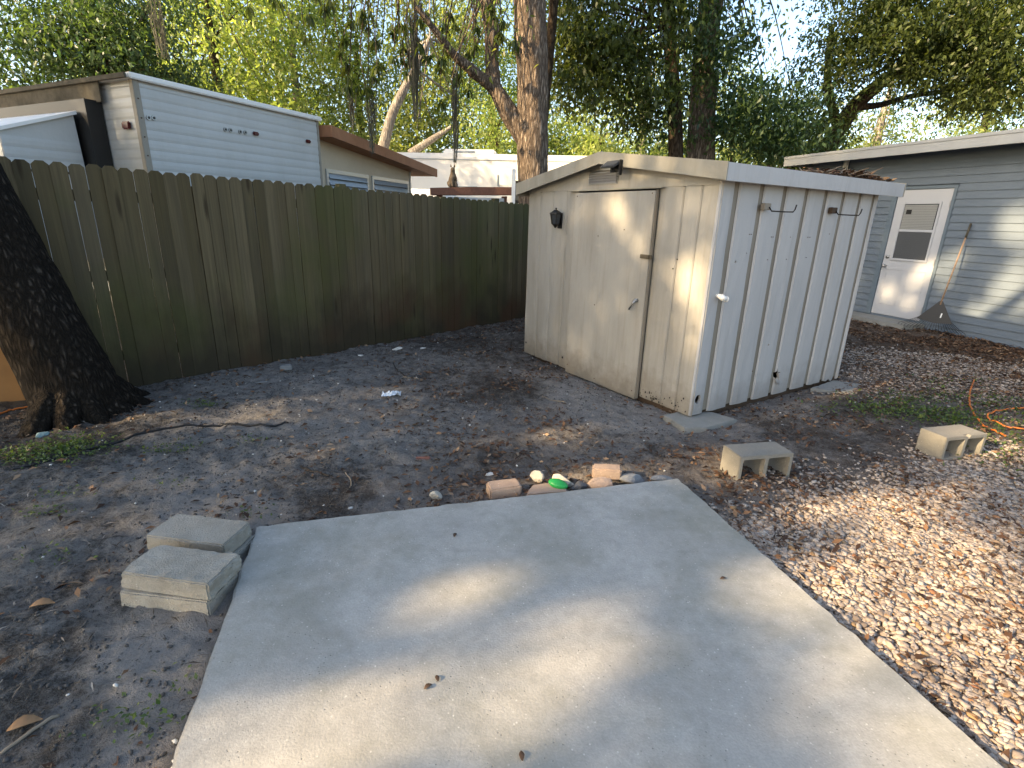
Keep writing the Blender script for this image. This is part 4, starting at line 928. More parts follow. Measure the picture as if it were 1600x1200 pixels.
for a, b, r in [(965,325,.11),(985,345,.08),(1000,375,.10),(1010,395,.06),(940,330,.04),(1020,350,.04),(1070,440,.12),(1085,455,.11),(1065,415,.08),(1095,420,.08),(1075,480,.08),(1045,330,.05),(1100,360,.06),(1080,500,.05),(848,492,.08),(842,470,.04),(950,385,.035),(910,380,.04),(1050,520,.05),(1090,545,.05),(850,330,.05),(845,360,.04),(1085,310,.05),(975,300,.05)]: beam(shedF(a, b), r)
for a, b, r in [(900,275,.06),(935,258,.07),(1000,258,.08),(1060,268,.06),(860,280,.05)]: beam(shedF(a, b)+np.array([0, 0, .0]), r)
for a, b, r in [(1389,456,.11),(1430,440,.06),(1440,420,.10),(1420,470,.08),(1470,415,.15),(1500,400,.12),(1480,440,.10),(1590,345,.22),(1600,370,.15),(1570,455,.18),(1595,460,.2),(1560,470,.12),(1525,490,.16),(1540,510,.14),(1550,520,.10),(1520,515,.12),(1380,370,.07),(1590,430,.2)]: beam(houseW(a, b), r)
for a, b, r in [(155,150,.08),(160,165,.09),(168,180,.09),(175,195,.09),(184,208,.07)]:
    beam(ONPL(a, b, TO, np.array([-TX[1], TX[0]])), r)
for a, b, r in [(822, 255, .2), (822, 215, .25), (818, 175, .25), (815, 135, .25), (812, 95, .25), (810, 50, .25), (808, 5, .25), (785, 165, .12), (765, 110, .12)]: beam(ATY(a, b, 9.8), r)
for a, b, r in [(1092, 110, .2), (1088, 90, .2), (1095, 140, .15), (1085, 230, .12)]: beam(ATY(a, b, 12.6), r)
BP = np.array([b[0] for b in BEAMS]); BR = np.array([b[1]*1.1+.022 for b in BEAMS])
def keep_mask(P, rng):
    keep = np.ones(len(P), bool)
    for b, r in zip(BP, BR):
        d = P-b; al = d@SUN; q = np.sqrt(np.maximum((d*d).sum(1)-al*al, 0))
        keep &= ~((al > .4) & (q < r*(0.9+0.35*rng.random(len(P)))))
    return keep

# ------------------------------------------------------------------ trees
def leaves_mesh(name, P, D, N, size, tint, width=.42):
    """one folded four-point leaf per row: position P, direction D, normal N"""
    D = D/np.linalg.norm(D, axis=1)[:, None]; S = np.cross(D, N); S /= np.linalg.norm(S, axis=1)[:, None]+1e-9; U = np.cross(S, D)
    s = size[:, None]
    v = np.stack([P, P+D*s*.45+S*s*width/2+U*s*.08, P+D*s-U*s*.10, P+D*s*.45-S*s*width/2+U*s*.08], 1).reshape(-1, 3)
    f = np.arange(len(P)*4).reshape(-1, 4)
    return mesh_np(name, v, f, {'tint': np.repeat(tint, 4)})
def blob_leaves(blobs, size, rng, dens=1.0, droop=.35, clump=.32, per=60, filt=True):
    PP, TT = [], []
    for c, r, ncl in blobs:
        ncl = int(ncl*dens); u = rng.normal(0, 1, (ncl, 3)); u /= np.linalg.norm(u, axis=1)[:, None]; rad = rng.random(ncl)**.45
        cc = np.asarray(c)+u*rad[:, None]*np.asarray(r); s = clump*(0.6+.8*rng.random(ncl))
        ct = np.clip(rng.normal(.42, .22, ncl), 0, 1)
        P = np.repeat(cc, per, 0)+rng.normal(0, 1, (ncl*per, 3))*np.repeat(s, per)[:, None]*np.array([1, 1, .62])
        PP.append(P); TT.append(np.clip(np.repeat(ct, per)+rng.normal(0, .16, ncl*per), 0, 1))
    P = np.concatenate(PP); T = np.concatenate(TT)
    if filt: k = keep_mask(P, rng); P, T = P[k], T[k]
    D = rng.normal(0, 1, P.shape); D[:, 2] -= droop*1.5; N = rng.normal(0, .7, P.shape); N[:, 2] += 1
    return P, D, N, size*(0.65+.7*rng.random(len(P))), T
def bark_tube(pts, rad, seg, sub, rough, seed):
    pts = np.asarray(pts, float); n = len(pts); rad = np.asarray(rad, float)
    tt = np.linspace(0, n-1, (n-1)*sub+1); C = np.stack([np.interp(tt, range(n), pts[:, i]) for i in range(3)], 1); R_ = np.interp(tt, range(n), rad)
    for _ in range(3): C[1:-1] = (C[:-2]+2*C[1:-1]+C[2:])/4; R_[1:-1] = (R_[:-2]+2*R_[1:-1]+R_[2:])/4
    T = np.gradient(C, axis=0); T /= np.linalg.norm(T, axis=1)[:, None]
    X = np.cross(T, np.array([.05, 1, .11])); X /= np.linalg.norm(X, axis=1)[:, None]; Y = np.cross(T, X)
    a = np.linspace(0, 2*math.pi, seg, endpoint=False); ca, sa = np.cos(a), np.sin(a)
    V = C[:, None, :]+R_[:, None, None]*(X[:, None, :]*ca[None, :, None]+Y[:, None, :]*sa[None, :, None])
    if rough:
        q = V.reshape(-1, 3); k = fbm(q*np.array([9, 9, 2.4])+seed, 3, seed)-.5; k2 = fbm(q*np.array([26, 26, 7])+seed, 2, seed+5)-.5; lump = fbm(q*1.6+seed, 2, seed+9)-.5
        off = (k*.6+k2*.4)*rough+lump*rough*1.2; dirv = (V-C[:, None, :]).reshape(-1, 3); dirv /= np.linalg.norm(dirv, axis=1)[:, None]+1e-9; V = (q+dirv*off[:, None]).reshape(V.shape)
    m, s = V.shape[:2]; i = np.arange(m*s).reshape(m, s)
    Fq = np.stack([i[:-1, :], np.roll(i[:-1, :], -1, 1), np.roll(i[1:, :], -1, 1), i[1:, :]], -1).reshape(-1, 4)
    return V.reshape(-1, 3), Fq
def tubes_obj(name, tubes, mat, parent):
    VV, FF, o = [], [], 0
    for v, f in tubes: VV.append(v); FF.append(f+o); o += len(v)
    return link(name, mesh_np(name, np.concatenate(VV), np.concatenate(FF)), mat, parent, True)
def tree(name, label, base, trunk, limbs, blobs, leaf, bark, size, seed, dens=1.0, per=60, clump=.32, group=None, droop=.35, rough=.02, twigs=10, filt=True, width=.42, seg=20, sub=10):
    rng = np.random.default_rng(seed); base = np.asarray(base, float)
    t = thing(name, label, 'tree', tuple(base), 0, group)
    tb = []
    for pts, rad in trunk: tb.append(bark_tube(np.asarray(pts)-base, rad, seg, sub, rough, seed))
    tubes_obj('trunk', tb, bark, t)
    lt = [bark_tube(np.asarray(p)-base, r, 9, 5, rough*.4, seed+3) for p, r in limbs]
    top = np.asarray(trunk[0][0][-1])
    for c, r, n_ in blobs:
        for _ in range(twigs):
            u = rng.normal(0, 1, 3); u /= np.linalg.norm(u); e = np.asarray(c)+u*np.asarray(r)*.8
            s0 = np.asarray(trunk[0][0][-1 - int(rng.integers(0, 2))])
            mid = (s0+e)/2+np.array([rng.normal(0, .2), rng.normal(0, .2), rng.uniform(0, .5)])
            lt.append(bark_tube(np.stack([s0, mid, e])-base, [.03, .016, .005], 6, 4, 0, 1))
    if lt: tubes_obj('branches', lt, bark, t)
    P, D, N, S, T = blob_leaves(blobs, size, rng, dens, droop, clump, per, filt)
    link('crown', leaves_mesh('crown', P-base, D, N, S, T, width), leaf, t)
    return t
Y3 = lambda px, py, y: tuple(ATY(px, py, y))

# near left oak: leaning trunk in view, crown above the frame
cx0 = 0.0
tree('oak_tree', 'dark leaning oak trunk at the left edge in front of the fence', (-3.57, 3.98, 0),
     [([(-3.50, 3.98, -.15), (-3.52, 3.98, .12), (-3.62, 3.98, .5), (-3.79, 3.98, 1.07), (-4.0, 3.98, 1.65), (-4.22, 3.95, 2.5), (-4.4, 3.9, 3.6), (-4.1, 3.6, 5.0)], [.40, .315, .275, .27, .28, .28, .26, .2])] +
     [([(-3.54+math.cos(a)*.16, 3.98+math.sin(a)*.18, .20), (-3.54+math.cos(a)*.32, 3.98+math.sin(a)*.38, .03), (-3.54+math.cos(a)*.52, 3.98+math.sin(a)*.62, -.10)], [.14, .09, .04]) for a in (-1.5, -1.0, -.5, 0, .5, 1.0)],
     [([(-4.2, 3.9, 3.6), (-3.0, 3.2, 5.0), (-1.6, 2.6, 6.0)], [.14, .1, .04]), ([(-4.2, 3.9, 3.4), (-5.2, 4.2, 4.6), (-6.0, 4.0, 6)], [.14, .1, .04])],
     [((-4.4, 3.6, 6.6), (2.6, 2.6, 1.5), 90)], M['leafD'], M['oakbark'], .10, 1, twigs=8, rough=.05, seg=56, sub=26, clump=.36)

# unseen shade trees left of frame; crowns sized and cut to place the dapples
PERP = np.array([SUN_H[1], -SUN_H[0]])
def sp(a, c): return SUN_H*a+PERP*c
for i, (a, c, zc, rr_, rz2, lab) in enumerate([(11.5, 0.2, 6.2, 3.0, 3.4, 'broad unseen oak off to the left behind the camera, crown shaped for dapples'), (12.0, 3.9, 7.4, 3.0, 5.4, 'tall unseen oak off to the left of the yard, crown shaped for dapples'), (12.5, 7.8, 7.6, 3.1, 5.6, 'full unseen oak off to the left beyond the fence end, crown shaped for dapples')]):
    b = sp(a, c)
    tree('oak_tree', lab, (b[0], b[1], 0), [([(b[0], b[1], -.1), (b[0], b[1], 1.2), (b[0]+.1, b[1], 2.6), (b[0], b[1]+.1, 4.5), (b[0], b[1], 6.5)], [.45, .33, .28, .2, .1])], [],
         [((b[0], b[1], zc), (rr_, rr_, rz2), 400)]+([((*sp(12.3, 6.0), 12.3), (2.2, 2.6, 1.8), 130)] if i == 2 else []), M['leafM'], M['barkdk'], .19, 30+i, per=60, clump=.42, group='unseen oaks shaped to shade the yard', twigs=14)  # extra blob on the last crown, added to shade the house fascia

# centre oak behind the shed
yC = 10.0
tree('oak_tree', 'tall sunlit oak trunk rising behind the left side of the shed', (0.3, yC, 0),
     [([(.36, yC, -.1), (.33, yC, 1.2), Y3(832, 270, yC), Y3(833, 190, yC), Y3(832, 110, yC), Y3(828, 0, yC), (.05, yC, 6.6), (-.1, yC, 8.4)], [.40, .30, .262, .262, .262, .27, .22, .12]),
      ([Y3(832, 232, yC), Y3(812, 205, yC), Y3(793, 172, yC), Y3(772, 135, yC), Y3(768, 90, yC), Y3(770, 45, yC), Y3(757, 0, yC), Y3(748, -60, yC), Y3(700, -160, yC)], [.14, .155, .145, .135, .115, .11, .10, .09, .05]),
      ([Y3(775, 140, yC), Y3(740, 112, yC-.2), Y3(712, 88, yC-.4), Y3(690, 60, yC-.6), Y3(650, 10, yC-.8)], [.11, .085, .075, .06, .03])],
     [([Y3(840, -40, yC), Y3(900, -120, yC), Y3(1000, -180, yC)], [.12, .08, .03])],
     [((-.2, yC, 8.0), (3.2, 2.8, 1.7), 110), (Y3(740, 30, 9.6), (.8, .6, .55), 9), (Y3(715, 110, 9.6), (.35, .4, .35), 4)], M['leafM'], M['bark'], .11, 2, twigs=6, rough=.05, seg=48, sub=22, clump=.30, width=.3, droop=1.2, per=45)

# dark glossy trees behind the shed
tree('laurel_tree', 'dark slim straight trunk right of centre under dense dark foliage', (3.42, 12.5, 0), [([(3.45, 12.5, -.1), Y3(1056, 250, 12.5), Y3(1055, 190, 12.5), Y3(1050, 120, 12.5), Y3(1046, 40, 12.5), Y3(1040, -120, 12.5)], [.2, .16, .15, .145, .14, .08])], [],
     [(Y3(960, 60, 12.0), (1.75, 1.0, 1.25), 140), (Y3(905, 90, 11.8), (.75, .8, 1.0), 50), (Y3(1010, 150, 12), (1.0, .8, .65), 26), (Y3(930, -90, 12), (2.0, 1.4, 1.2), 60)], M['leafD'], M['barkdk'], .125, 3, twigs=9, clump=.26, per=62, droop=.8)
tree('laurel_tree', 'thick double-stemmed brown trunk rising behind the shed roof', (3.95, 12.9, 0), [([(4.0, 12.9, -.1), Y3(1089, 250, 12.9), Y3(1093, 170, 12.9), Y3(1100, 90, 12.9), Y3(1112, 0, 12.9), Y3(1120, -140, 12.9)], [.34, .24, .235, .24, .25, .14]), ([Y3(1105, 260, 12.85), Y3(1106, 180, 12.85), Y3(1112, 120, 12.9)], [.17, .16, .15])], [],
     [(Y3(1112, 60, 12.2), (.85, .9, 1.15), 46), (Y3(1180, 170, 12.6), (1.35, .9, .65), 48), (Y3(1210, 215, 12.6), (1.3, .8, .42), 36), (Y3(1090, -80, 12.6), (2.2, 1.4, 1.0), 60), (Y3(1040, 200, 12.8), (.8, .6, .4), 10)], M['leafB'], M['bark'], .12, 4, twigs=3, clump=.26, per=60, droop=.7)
tree('oak_tree', 'spreading oak with leaning dark limbs above the blue-grey house roof', (6.75, 14.0, 0), [([(6.6, 14.0, -.1), Y3(1290, 235, 14), Y3(1308, 205, 14), Y3(1335, 165, 14), Y3(1375, 130, 13.8), Y3(1440, 85, 13.4), Y3(1540, 40, 13)], [.30, .22, .20, .17, .14, .10, .05])],
     [([Y3(1335, 168, 14), Y3(1375, 165, 14), Y3(1420, 150, 14), Y3(1500, 140, 13.6), Y3(1590, 90, 13)], [.09, .07, .06, .05, .03]), ([Y3(1310, 205, 14), Y3(1290, 130, 14), Y3(1300, 40, 14)], [.12, .09, .05]), ([Y3(1470, 75, 13.3), Y3(1540, 120, 13), Y3(1600, 100, 12.6)], [.06, .05, .03])],
     [(Y3(1330, 60, 13.2), (1.35, 1.2, 1.15), 70), (Y3(1270, 180, 13.6), (.85, .8, .75), 30), (Y3(1430, 50, 12.6), (1.5, 1.2, 1.05), 125), (Y3(1550, 50, 12), (1.5, 1.2, 1.15), 150), (Y3(1560, 145, 12.2), (1.2, 1.0, .5), 56), (Y3(1440, 125, 13), (1.0, .9, .5), 20), (Y3(1480, -110, 12), (3.2, 2.0, 1.1), 110)],
     M['leafD'], M['barkdk'], .11, 5, twigs=6, clump=.25, per=60, droop=.5)
# left group
tree('oak_tree', 'dense dark green tree behind the camper trailer at the far left', (-9.6, 13.2, 0), [([(-9.6, 13.2, -.1), (-9.6, 13.2, 2), (-9.4, 13.2, 4), (-9.3, 13, 7)], [.3, .24, .2, .1])], [],
     [(Y3(60, 60, 12.6), (2.0, 1.4, 1.5), 110), (Y3(190, 70, 12.8), (1.7, 1.3, 1.25), 100), (Y3(-40, 110, 12), (1.6, 1.3, 1.2), 40), (Y3(250, 120, 13.2), (1.1, 1, .5), 26), (Y3(120, -70, 12.6), (3, 2, 1.1), 80)], M['leafB'], M['barkdk'], .12, 6, twigs=8, clump=.30, per=55, droop=.5)
# sunlit background trees
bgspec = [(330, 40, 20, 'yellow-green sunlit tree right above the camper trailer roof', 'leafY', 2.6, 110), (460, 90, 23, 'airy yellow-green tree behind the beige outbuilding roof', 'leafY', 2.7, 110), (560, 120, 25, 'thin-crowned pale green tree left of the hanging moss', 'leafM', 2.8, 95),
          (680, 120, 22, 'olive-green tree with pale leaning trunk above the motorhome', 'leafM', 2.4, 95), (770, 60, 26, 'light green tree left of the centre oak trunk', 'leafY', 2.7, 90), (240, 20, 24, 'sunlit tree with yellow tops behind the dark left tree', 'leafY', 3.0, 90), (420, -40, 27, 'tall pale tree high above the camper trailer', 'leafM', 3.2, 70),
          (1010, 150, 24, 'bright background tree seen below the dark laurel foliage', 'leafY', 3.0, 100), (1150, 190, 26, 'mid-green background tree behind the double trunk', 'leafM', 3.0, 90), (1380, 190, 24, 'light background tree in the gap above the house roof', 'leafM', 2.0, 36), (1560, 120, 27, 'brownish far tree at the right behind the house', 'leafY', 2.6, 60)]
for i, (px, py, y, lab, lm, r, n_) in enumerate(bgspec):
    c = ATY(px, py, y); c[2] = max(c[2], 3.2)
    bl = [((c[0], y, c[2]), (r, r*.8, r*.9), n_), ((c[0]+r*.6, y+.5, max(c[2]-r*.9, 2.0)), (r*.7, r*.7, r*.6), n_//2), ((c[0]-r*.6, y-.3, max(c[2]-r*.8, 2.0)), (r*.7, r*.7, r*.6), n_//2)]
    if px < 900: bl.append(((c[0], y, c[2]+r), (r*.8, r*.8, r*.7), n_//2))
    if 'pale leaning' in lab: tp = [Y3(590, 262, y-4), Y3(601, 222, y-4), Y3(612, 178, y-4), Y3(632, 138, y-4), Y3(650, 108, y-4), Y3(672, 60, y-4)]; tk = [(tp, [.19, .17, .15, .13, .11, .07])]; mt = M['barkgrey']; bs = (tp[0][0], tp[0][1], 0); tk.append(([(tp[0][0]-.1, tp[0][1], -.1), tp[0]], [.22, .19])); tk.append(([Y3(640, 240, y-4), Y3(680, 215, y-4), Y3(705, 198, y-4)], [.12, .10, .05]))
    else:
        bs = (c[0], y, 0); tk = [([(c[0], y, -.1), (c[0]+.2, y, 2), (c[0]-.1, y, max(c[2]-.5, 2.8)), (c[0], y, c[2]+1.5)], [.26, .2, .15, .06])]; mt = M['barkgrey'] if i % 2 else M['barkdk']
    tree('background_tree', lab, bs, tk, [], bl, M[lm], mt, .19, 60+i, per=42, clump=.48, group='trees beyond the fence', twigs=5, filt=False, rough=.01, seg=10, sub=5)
for i, (px, py, y, r, lab) in enumerate([(775, 190, 18.5, 1.15, 'bright yellow-green bush left of the centre oak trunk above the motorhome'), (935, 215, 18.5, 1.3, 'bright yellow-green bush right of the centre oak trunk'), (870, 215, 19.5, 1.0, 'olive bush just right of the centre oak trunk'), (1240, 228, 15.5, .9, 'dark shrub between the shed roof and house roof corner')]):
    c = ATY(px, py, y)
    tree('bush', lab, (c[0], y, 0), [([(c[0], y, -.1), (c[0], y, 1.5), (c[0]+.1, y, c[2])], [.1, .08, .04])], [], [((c[0], y, c[2]-.2), (r*1.1, r*.8, r), 60), ((c[0], y, 1.8), (r*1.3, r, 1.3), 40)], M['leafY'] if i < 3 else M['leafD'], M['barkdk'], .13, 90+i, per=45, clump=.28, twigs=4, filt=False, rough=0, seg=8, sub=4)['category'] = 'bush'
# far wood closing the horizon
rngw = np.random.default_rng(5); bl = []
for k in range(46):
    a = math.radians(-62+k*2.75); d_ = 42+6*rngw.random(); bl.append(((math.sin(a)*d_, math.cos(a)*d_, 2.6+1.5*rngw.random()), (2.4, 2.0, 3.0+1.2*rngw.random()), 26))
P, D, N, S, T = blob_leaves(bl, .55, rngw, 1, .3, .8, 38, False)
wd = link('far_wood', leaves_mesh('far_wood', P, D, N, S, T, .6), M['leafM']); tag(wd, 'green mass of far trees closing the view', 'wood', kind='stuff')

# long-leaved tree whose drooping whorls hang into the top of the frame
rng = np.random.default_rng(77)
base = np.array([0.42, 11.6, 0]); lt = thing('loquat_tree', 'long-leaved tree with dark drooping leaf whorls at the top centre', 'tree', tuple(base))
wh = [(470,12),(484,34),(512,8),(520,30),(548,28),(545,50),(585,20),(578,52),(600,70),(560,45),(625,45),(635,70),(655,28),(660,60),(690,18),(705,50),(720,80),(735,28),(575,100),(600,92),(618,88),(540,98),(545,130),(552,105),(648,112),(585,122),(700,88),(690,110),(745,60),(760,20),(610,60),(640,95),(470,60),(500,55),(675,85),(590,140),(560,145),(690,170),(712,128),(780,70),(790,30),(795,80),(730,140),(430,8),(385,8)]
tb = [bark_tube(np.array([base+(0, 0, -.1), base+(0, -.1, 2.5), base+(.1, -.6, 4.5), base+(.2, -1.2, 6.6)])-base, [.12, .10, .09, .06], 12, 8, .01, 4)]
tubes_obj('trunk', tb, M['barkdk'], lt); br = []; PP = []; DD = []; NN = []; SS = []; TT = []
for (px, py) in wh:
    for rep in range(1+(rng.random() < .4)):
        y = rng.uniform(8.6, 10.2); q = ATY(px+rng.normal(0, 9), py-6+rng.normal(0, 9), y)
        if rep == 0: br.append(bark_tube(np.array([base+(.2, -1.2, 6.5), (base*.3+q*.7)*np.array([1, 1, 0])+np.array([0, 0, 7.0+rng.random()]), q+np.array([rng.normal(0, .25), .2, 1.6]), q+np.array([rng.normal(0, .05), .03, .45]), q])-base, [.03, .02, .012, .008, .005], 6, 5, 0, 1))
        n_ = int(rng.integers(9, 15)); a = rng.random(n_)*6.28; 
        d_ = np.stack([np.cos(a)*.62, np.sin(a)*.62, -.55-rng.random(n_)*.8], 1)
        PP.append(np.repeat(q[None], n_, 0)+rng.normal(0, .02, (n_, 3))); DD.append(d_); NN.append(np.stack([np.cos(a), np.sin(a), np.full(n_, .9)], 1)); SS.append(rng.uniform(.12, .21, n_)); TT.append(rng.uniform(0, 1, n_)*.8)
tubes_obj('branches', br, M['barkdk'], lt)
link('leaves', leaves_mesh('leaves', np.concatenate(PP)-base, np.concatenate(DD), np.concatenate(NN), np.concatenate(SS), np.concatenate(TT), .26), M['leafD'], lt)

# Spanish moss
def moss(label, px, y0, y1, y, n_=70, w=.07, seed=0):
    rng = np.random.default_rng(seed); a = ATY(px, y0, y); b = ATY(px+(y1-y0)*.03, y1, y); V = []; Fc = []; T = []
    L_ = a[2]-b[2]
    for k in range(n_):
        z0 = a[2]-rng.random()*L_*.45; z1 = z0-L_*(.25+.55*rng.random()**1.2); z1 = max(z1, b[2]); m_ = 10; x = rng.normal(0, w); yy = rng.normal(0, w); ww = rng.uniform(.003, .007); ang = rng.random()*3.14
        for j in range(m_+1):
            f = j/m_; x += rng.normal(0, .010); yy += rng.normal(0, .010); z = z0+(z1-z0)*f; sx = x*(1-.5*f)
            dx, dy = math.cos(ang)*ww, math.sin(ang)*ww; V += [(a[0]+sx-dx, y+yy-dy, z), (a[0]+sx+dx, y+yy+dy, z)]; T += [f*.5+rng.random()*.4]*2
            if j: q = len(V); Fc.append((q-4, q-3, q-1, q-2))
    o = link('spanish_moss', mesh_np('spanish_moss', V, Fc, {'tint': np.array(T)}), M['moss']); tag(o, label, 'moss', 'strands of moss hanging from the trees'); return o
moss('thick grey moss strand hanging left of the centre oak fork', 644, -30, 190, 9.6, 110, .07, 1)
moss('long thin moss strand ending just above the cat', 711, 90, 262, 9.8, 60, .045, 2)
moss('pale moss strand hanging over the beige outbuilding roof', 577, 120, 240, 9.2, 50, .05, 3)
moss('short moss strand over the camper trailer right end', 547, 130, 205, 9.0, 40, .04, 4)
moss('moss strand before the beige outbuilding wall centre', 580, 190, 245, 8.7, 16, .02, 5)
moss('wispy moss strand high above the camper trailer', 238, -20, 90, 10.0, 50, .07, 6)

# ------------------------------------------------------------------ loose ground cover
def scatter(n, field, xr, yr, rng, slabskip=0.0, shedskip=True, wide=200):
    out = []
    while sum(map(len, out)) < n:
        p = np.stack([rng.uniform(*xr, n*2), rng.uniform(*yr, n*2)], 1)
        pr = PROJ(np.column_stack([p, np.zeros(len(p))])); vis = (pr[:, 2] > .2) & (pr[:, 0] > -120-wide) & (pr[:, 0] < 1720+wide) & (pr[:, 1] < 1320+wide*.4)
        f = field(p[:, 0], p[:, 1]); k = vis & (rng.random(len(p)) < f) & (inpoly(p[:, 0], p[:, 1], SLAB) < -slabskip)
        if shedskip: k &= inpoly(p[:, 0], p[:, 1], SHED) < 0.02
        k &= ((p-HO)@HN > .01); k &= ((p-FA)@np.array([-FD[1], FD[0]]) < -.02)
        out.append(p[k])
    return np.concatenate(out)[:n]
def ico(sub):
    bm = bmesh.new(); bmesh.ops.create_icosphere(bm, subdivisions=sub, radius=1); bm.verts.ensure_lookup_table()
    V = np.array([v.co[:] for v in bm.verts]); F_ = np.array([[v.index for v in f.verts] for f in bm.faces]); bm.free(); return V, F_
def stones(name, P, size, mat, rng, sub, label, tint=None, flat=(.45, .8), sink=.25, zoff=0, jit=.2, smooth=True):
    V0, F0 = ico(sub); n = len(P); k = len(V0)
    sc = size[:, None]*np.stack([rng.uniform(.75, 1.35, n), rng.uniform(.6, 1.0, n), rng.uniform(*flat, n)], 1)*.5
    V = V0[None]*(1+rng.normal(0, jit, (n, k))[..., None]*.6)
    for _ in range(3):   # random flattening cuts make the pebbles angular
        nn = rng.normal(0, 1, (n, 3)); nn /= np.linalg.norm(nn, axis=1)[:, None]; d_ = np.einsum('nkj,nj->nk', V, nn); V = V-np.maximum(d_-.55, 0)[..., None]*nn[:, None, :]*.9
    V = V*sc[:, None, :]; a = rng.random(n)*6.28; tl = rng.normal(0, .3, n)
    ca, sa, ct, st_ = np.cos(a)[:, None], np.sin(a)[:, None], np.cos(tl)[:, None], np.sin(tl)[:, None]
    x, y, z = V[..., 0], V[..., 1], V[..., 2]; y, z = y*ct-z*st_, y*st_+z*ct; x, y = x*ca-y*sa, x*sa+y*ca
    zc = hgt(P[:, 0], P[:, 1])+sc[:, 2]*(1-2*sink)+zoff
    V = np.stack([x+P[:, :1], y+P[:, 1:2], z+zc[:, None]], -1).reshape(-1, 3); F_ = (F0[None]+(np.arange(n)*k)[:, None, None]).reshape(-1, 3)
    t_ = rng.random(n) if tint is None else tint
    o = link(name, mesh_np(name, V, F_, {'tint': np.repeat(t_, k)}), mat, None, smooth); return tag(o, label, None, kind='stuff')
rng = np.random.default_rng(21)
gf = lambda x, y: np.clip(idw(x, y, GRAV, 4.0)*1.15-.15, 0, 1)**1.4*np.clip(.35+1.3*fbm(np.stack([x*2.2, y*2.2, x*0], 1), 3, 3), 0, 1)
PG = scatter(76000, gf, (.9, 9), (.2, 9.2), rng, wide=900)
dist = np.hypot(PG[:, 0], PG[:, 1]); sz = (.012+.028*rng.random(len(PG))**1.7)*(1+.1*rng.normal(0, 1, len(PG)))
prg = PROJ(np.column_stack([PG, PG[:, 0]*0])); near = (dist < 2.6) & (prg[:, 0] < 1640) & (prg[:, 1] < 1240)
stones('gravel', PG[near], sz[near], M['gravel'], rng, 2, 'pale limestone gravel bed right of the concrete pad', flat=(.32, .6), sink=.34, zoff=np.random.default_rng(3).uniform(-.004, .014, near.sum()))
stones('gravel', PG[~near], sz[~near]*1.15, M['gravel'], rng, 1, 'sparser stones in the leaf litter towards the house', flat=(.32, .6), sink=.32)
# white shell chips over the dirt
PS = scatter(420, lambda x, y: np.full(len(x), .5), (-5, 6), (.6, 9), rng); stones('stone_chips', PS, rng.uniform(.008, .026, 420), M['shell'], rng, 1, 'scattered small white chips on the dirt', smooth=False)
# clods of soil
cf = lambda x, y: np.clip(1-idw(x, y, GRAV)*1.2, 0, 1)*np.clip(2.4*(fbm(np.stack([x*1.6, y*1.6, x*0], 1), 3, 8)-.36), 0, 1)
PC = scatter(9000, cf, (-5, 4.5), (.6, 9), rng); mc = plain('soil_clod', (.10, .092, .083), .95, 0, .6, 40, .004); stones('soil_crumbs', PC, rng.uniform(.006, .022, len(PC)), mc, rng, 1, 'crumbs of grey soil on the dirt', sink=.3, smooth=False)
def flat_leaves(name, P, size, mat, rng, label, width=.42, tilt=.35, zoff=.004, curl=True, tintp=1.0, lift=0.0):
    n = len(P); a = rng.random(n)*6.28; D = np.stack([np.cos(a), np.sin(a), rng.normal(0, tilt, n)+lift], 1); N = rng.normal(0, tilt, (n, 3)); N[:, 2] += 1
    Z = hgt(P[:, 0], P[:, 1])+zoff+rng.random(n)*.008; me = leaves_mesh(name, np.column_stack([P, Z]), D, N, size, rng.random(n)**tintp, width); o = link(name, me, mat); return tag(o, label, None, kind='stuff')
lf = lambda x, y: np.clip(idw(x, y, LEAFY), 0, 1)**1.3*np.clip(3.0*(fbm(np.stack([x*2.6, y*2.6, x*0], 1), 3, 12)-.30), 0.0, 1)
PL = scatter(27000, lf, (-4, 9), (.6, 9.6), rng, wide=700); flat_leaves('leaf_litter', PL, rng.uniform(.022, .065, len(PL)), M['litter'], rng, 'brown dry leaves littering the ground towards the house', zoff=.006)
lf2 = lambda x, y: np.clip(idw(x, y, GRAV), 0, 1)*np.clip(4*(fbm(np.stack([x*2.6, y*2.6, x*0], 1), 3, 13)-.42), 0, 1)
PL = scatter(2000, lf2, (.9, 6), (.6, 6), rng); flat_leaves('leaf_litter', PL, rng.uniform(.018, .045, len(PL)), M['litter'], rng, 'dry leaves lying between the gravel stones', zoff=.022, tilt=.5)
tf = lambda x, y: np.clip(.12+idw(x, y, LEAFY)*.5, 0, 1)*np.clip(3*(fbm(np.stack([x*2.0, y*2.0, x*0], 1), 3, 14)-.33), 0.03, 1)
PT = scatter(13000, tf, (-5, 6), (.6, 9.3), rng); flat_leaves('twig_litter', PT, rng.uniform(.015, .075, len(PT)), M['twig'], rng, 'fine twigs and bark bits on the dirt', width=.09, tilt=.15)
PT = scatter(170, lambda x, y: np.clip(1-idw(x, y, GRAV), 0, 1)*.5, (-5, 5), (.6, 9.3), rng); flat_leaves('leaf_litter', PT, rng.uniform(.03, .07, len(PT)), M['litter'], rng, 'single dry leaves strewn over the grey dirt')
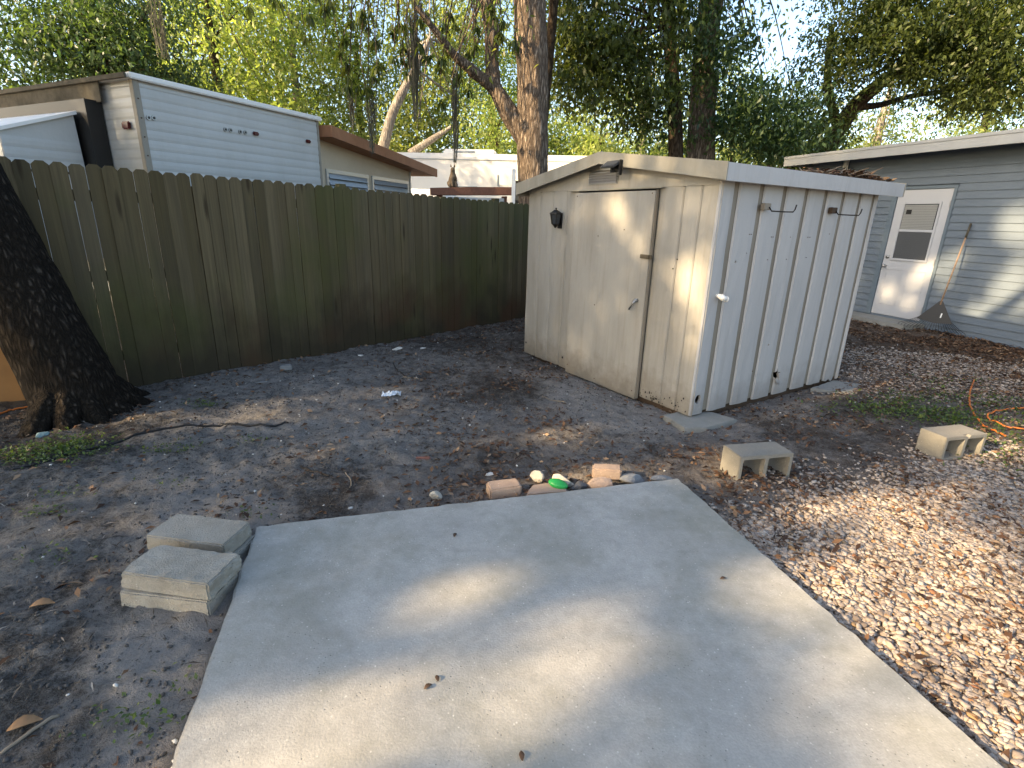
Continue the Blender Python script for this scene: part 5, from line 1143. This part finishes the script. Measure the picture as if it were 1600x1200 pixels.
# weeds
def weeds(pix, n, spread, label, size=(.015, .035), mat='weed', seed=0, hgt_=.03):
    rng = np.random.default_rng(seed); PP = []
    for px, py, w in pix:
        c = G(px, py)[:2]; PP.append(c+rng.normal(0, 1, (int(n*w), 2))*spread*np.array([1.6, .8]))
    P = np.concatenate(PP); nn = len(P); D = rng.normal(0, 1, (nn, 3)); D[:, 2] = np.abs(D[:, 2])*.8; N = rng.normal(0, .4, (nn, 3)); N[:, 2] += 1
    Z = hgt(P[:, 0], P[:, 1])+rng.random(nn)*hgt_; o = link('weeds', leaves_mesh('weeds', np.column_stack([P, Z]), D, N, rng.uniform(*size, nn), rng.random(nn)*.8, .55), M[mat]); return tag(o, label, None, kind='stuff')
weeds([(35,716,1.2),(70,706,1.3),(105,700,1.3),(125,690,.8),(90,720,.6),(115,705,1)], 150, .085, 'low green weeds beside the left oak', seed=1)
weeds([(318,632,.6),(280,700,.35),(255,705,.2),(270,755,.1),(75,805,.25),(100,775,.2),(395,690,.2),(213,1134,.35),(300,1070,.15),(395,808,.15),(85,870,.15),(880,760,.05)], 200, .05, 'small green sprouts scattered on the dirt', seed=2, size=(.012, .028))
weeds([(1380,640,1.2),(1420,648,1.4),(1460,650,1.5),(1500,655,1.3),(1400,625,1),(1440,630,.9),(1350,640,.6),(1535,665,1),(1575,690,1.2),(1560,630,.8),(1590,640,.8),(1460,615,.5),(1520,620,.5),(1590,720,.8),(1500,598,.4)], 170, .15, 'patchy green grass and weeds behind the notched block', seed=3, size=(.018, .042))
# debris on the shed roof
rng = np.random.default_rng(31); n_ = 900; u = rng.beta(3, 2.0, n_)*1.5+1.05; w_ = np.abs(rng.normal(0, .16, n_))-.06
X_ = SH_O[:2]+np.outer(u, SX)+np.outer(w_, SY); Z_ = 2.02+np.maximum(w_+OV, 0)*.14+rng.random(n_)*.06*np.clip(1-np.abs(u-1.9)/.8, .1, 1)
a = rng.random(n_)*6.28; Dv = np.stack([np.cos(a), np.sin(a), rng.normal(0.1, .35, n_)], 1); Nv = rng.normal(0, .5, (n_, 3)); Nv[:, 2] += 1
o = link('roof_debris', leaves_mesh('roof_debris', np.column_stack([X_, Z_]), Dv, Nv, rng.uniform(.03, .08, n_), rng.random(n_), .4), M['litter']); tag(o, 'heap of dry leaves on the shed roof edge', None, kind='stuff')
m = MB()
for k in range(26):
    uu = rng.uniform(1.2, 2.4); p = SH_O[:2]+SX*uu+SY*rng.uniform(-.06, .12); a = rng.random()*6.28; l_ = rng.uniform(.08, .28); e = p+np.array([math.cos(a), math.sin(a)])*l_; m.tube([(p[0], p[1], 2.045), ((p[0]+e[0])/2, (p[1]+e[1])/2, 2.07), (e[0], e[1], 2.055+rng.random()*.06)], .004, 5)
o = m.build('roof_twigs', plain('dry_twig', (.22, .17, .12), .9)); tag(o, 'dry twigs on the shed roof edge', None, kind='stuff')
# single leaves on the concrete pad
for i, (px, py, l_, rz, lab) in enumerate([(711, 836, .034, 1.4, 'brown leaf on the far half of the concrete pad'), (669, 1073, .032, .7, 'dark leaf on the concrete pad, left of the near pair'), (683, 1060, .028, 2.0, 'curled dark leaf on the concrete pad, right of the near pair'), (815, 1181, .032, 1.7, 'dark curled leaf at the bottom edge of the concrete pad'), (1130, 904, .03, .2, 'small brown leaf on the right half of the concrete pad'),
        (38, 1128, .09, .5, 'large tan leaf on the dirt at the lower left'), (65, 940, .09, .3, 'orange-brown leaf on the dirt left of the block stack')]):
    z = .063 if i < 5 else .02; c = G(px, py, z); bm = bmesh.new(); prof = [(0, .04), (.2, .2), (.45, .27), (.7, .2), (.88, .09), (1, .0)]
    R0 = []
    for f, w in prof:
        h_ = .10*math.sin(f*3.1)*1.0; R0.append([bm.verts.new(((f-.5)*l_, s*w*l_, (h_+abs(s)*w*.45)*l_)) for s in (-1, 0, 1)])
    for A_, B_ in zip(R0, R0[1:]):
        for j in (0, 1): bm.faces.new((A_[j], A_[j+1], B_[j+1], B_[j]))
    me = bpy.data.meshes.new('fallen_leaf'); bm.to_mesh(me); bm.free(); o = link('fallen_leaf', me, plain('leaf_brown_%d' % i, (.10, .06, .035) if i < 5 else (.33, .19, .09), .7, 0, .4, 60), None, True); sd = o.modifiers.new('s', 'SOLIDIFY'); sd.thickness = .0012
    o.location = (c[0], c[1], c[2] if i < 5 else H1(c[0], c[1])+.006); o.rotation_euler = (0, 0, rz); tag(o, lab, 'leaf', 'single fallen leaves')
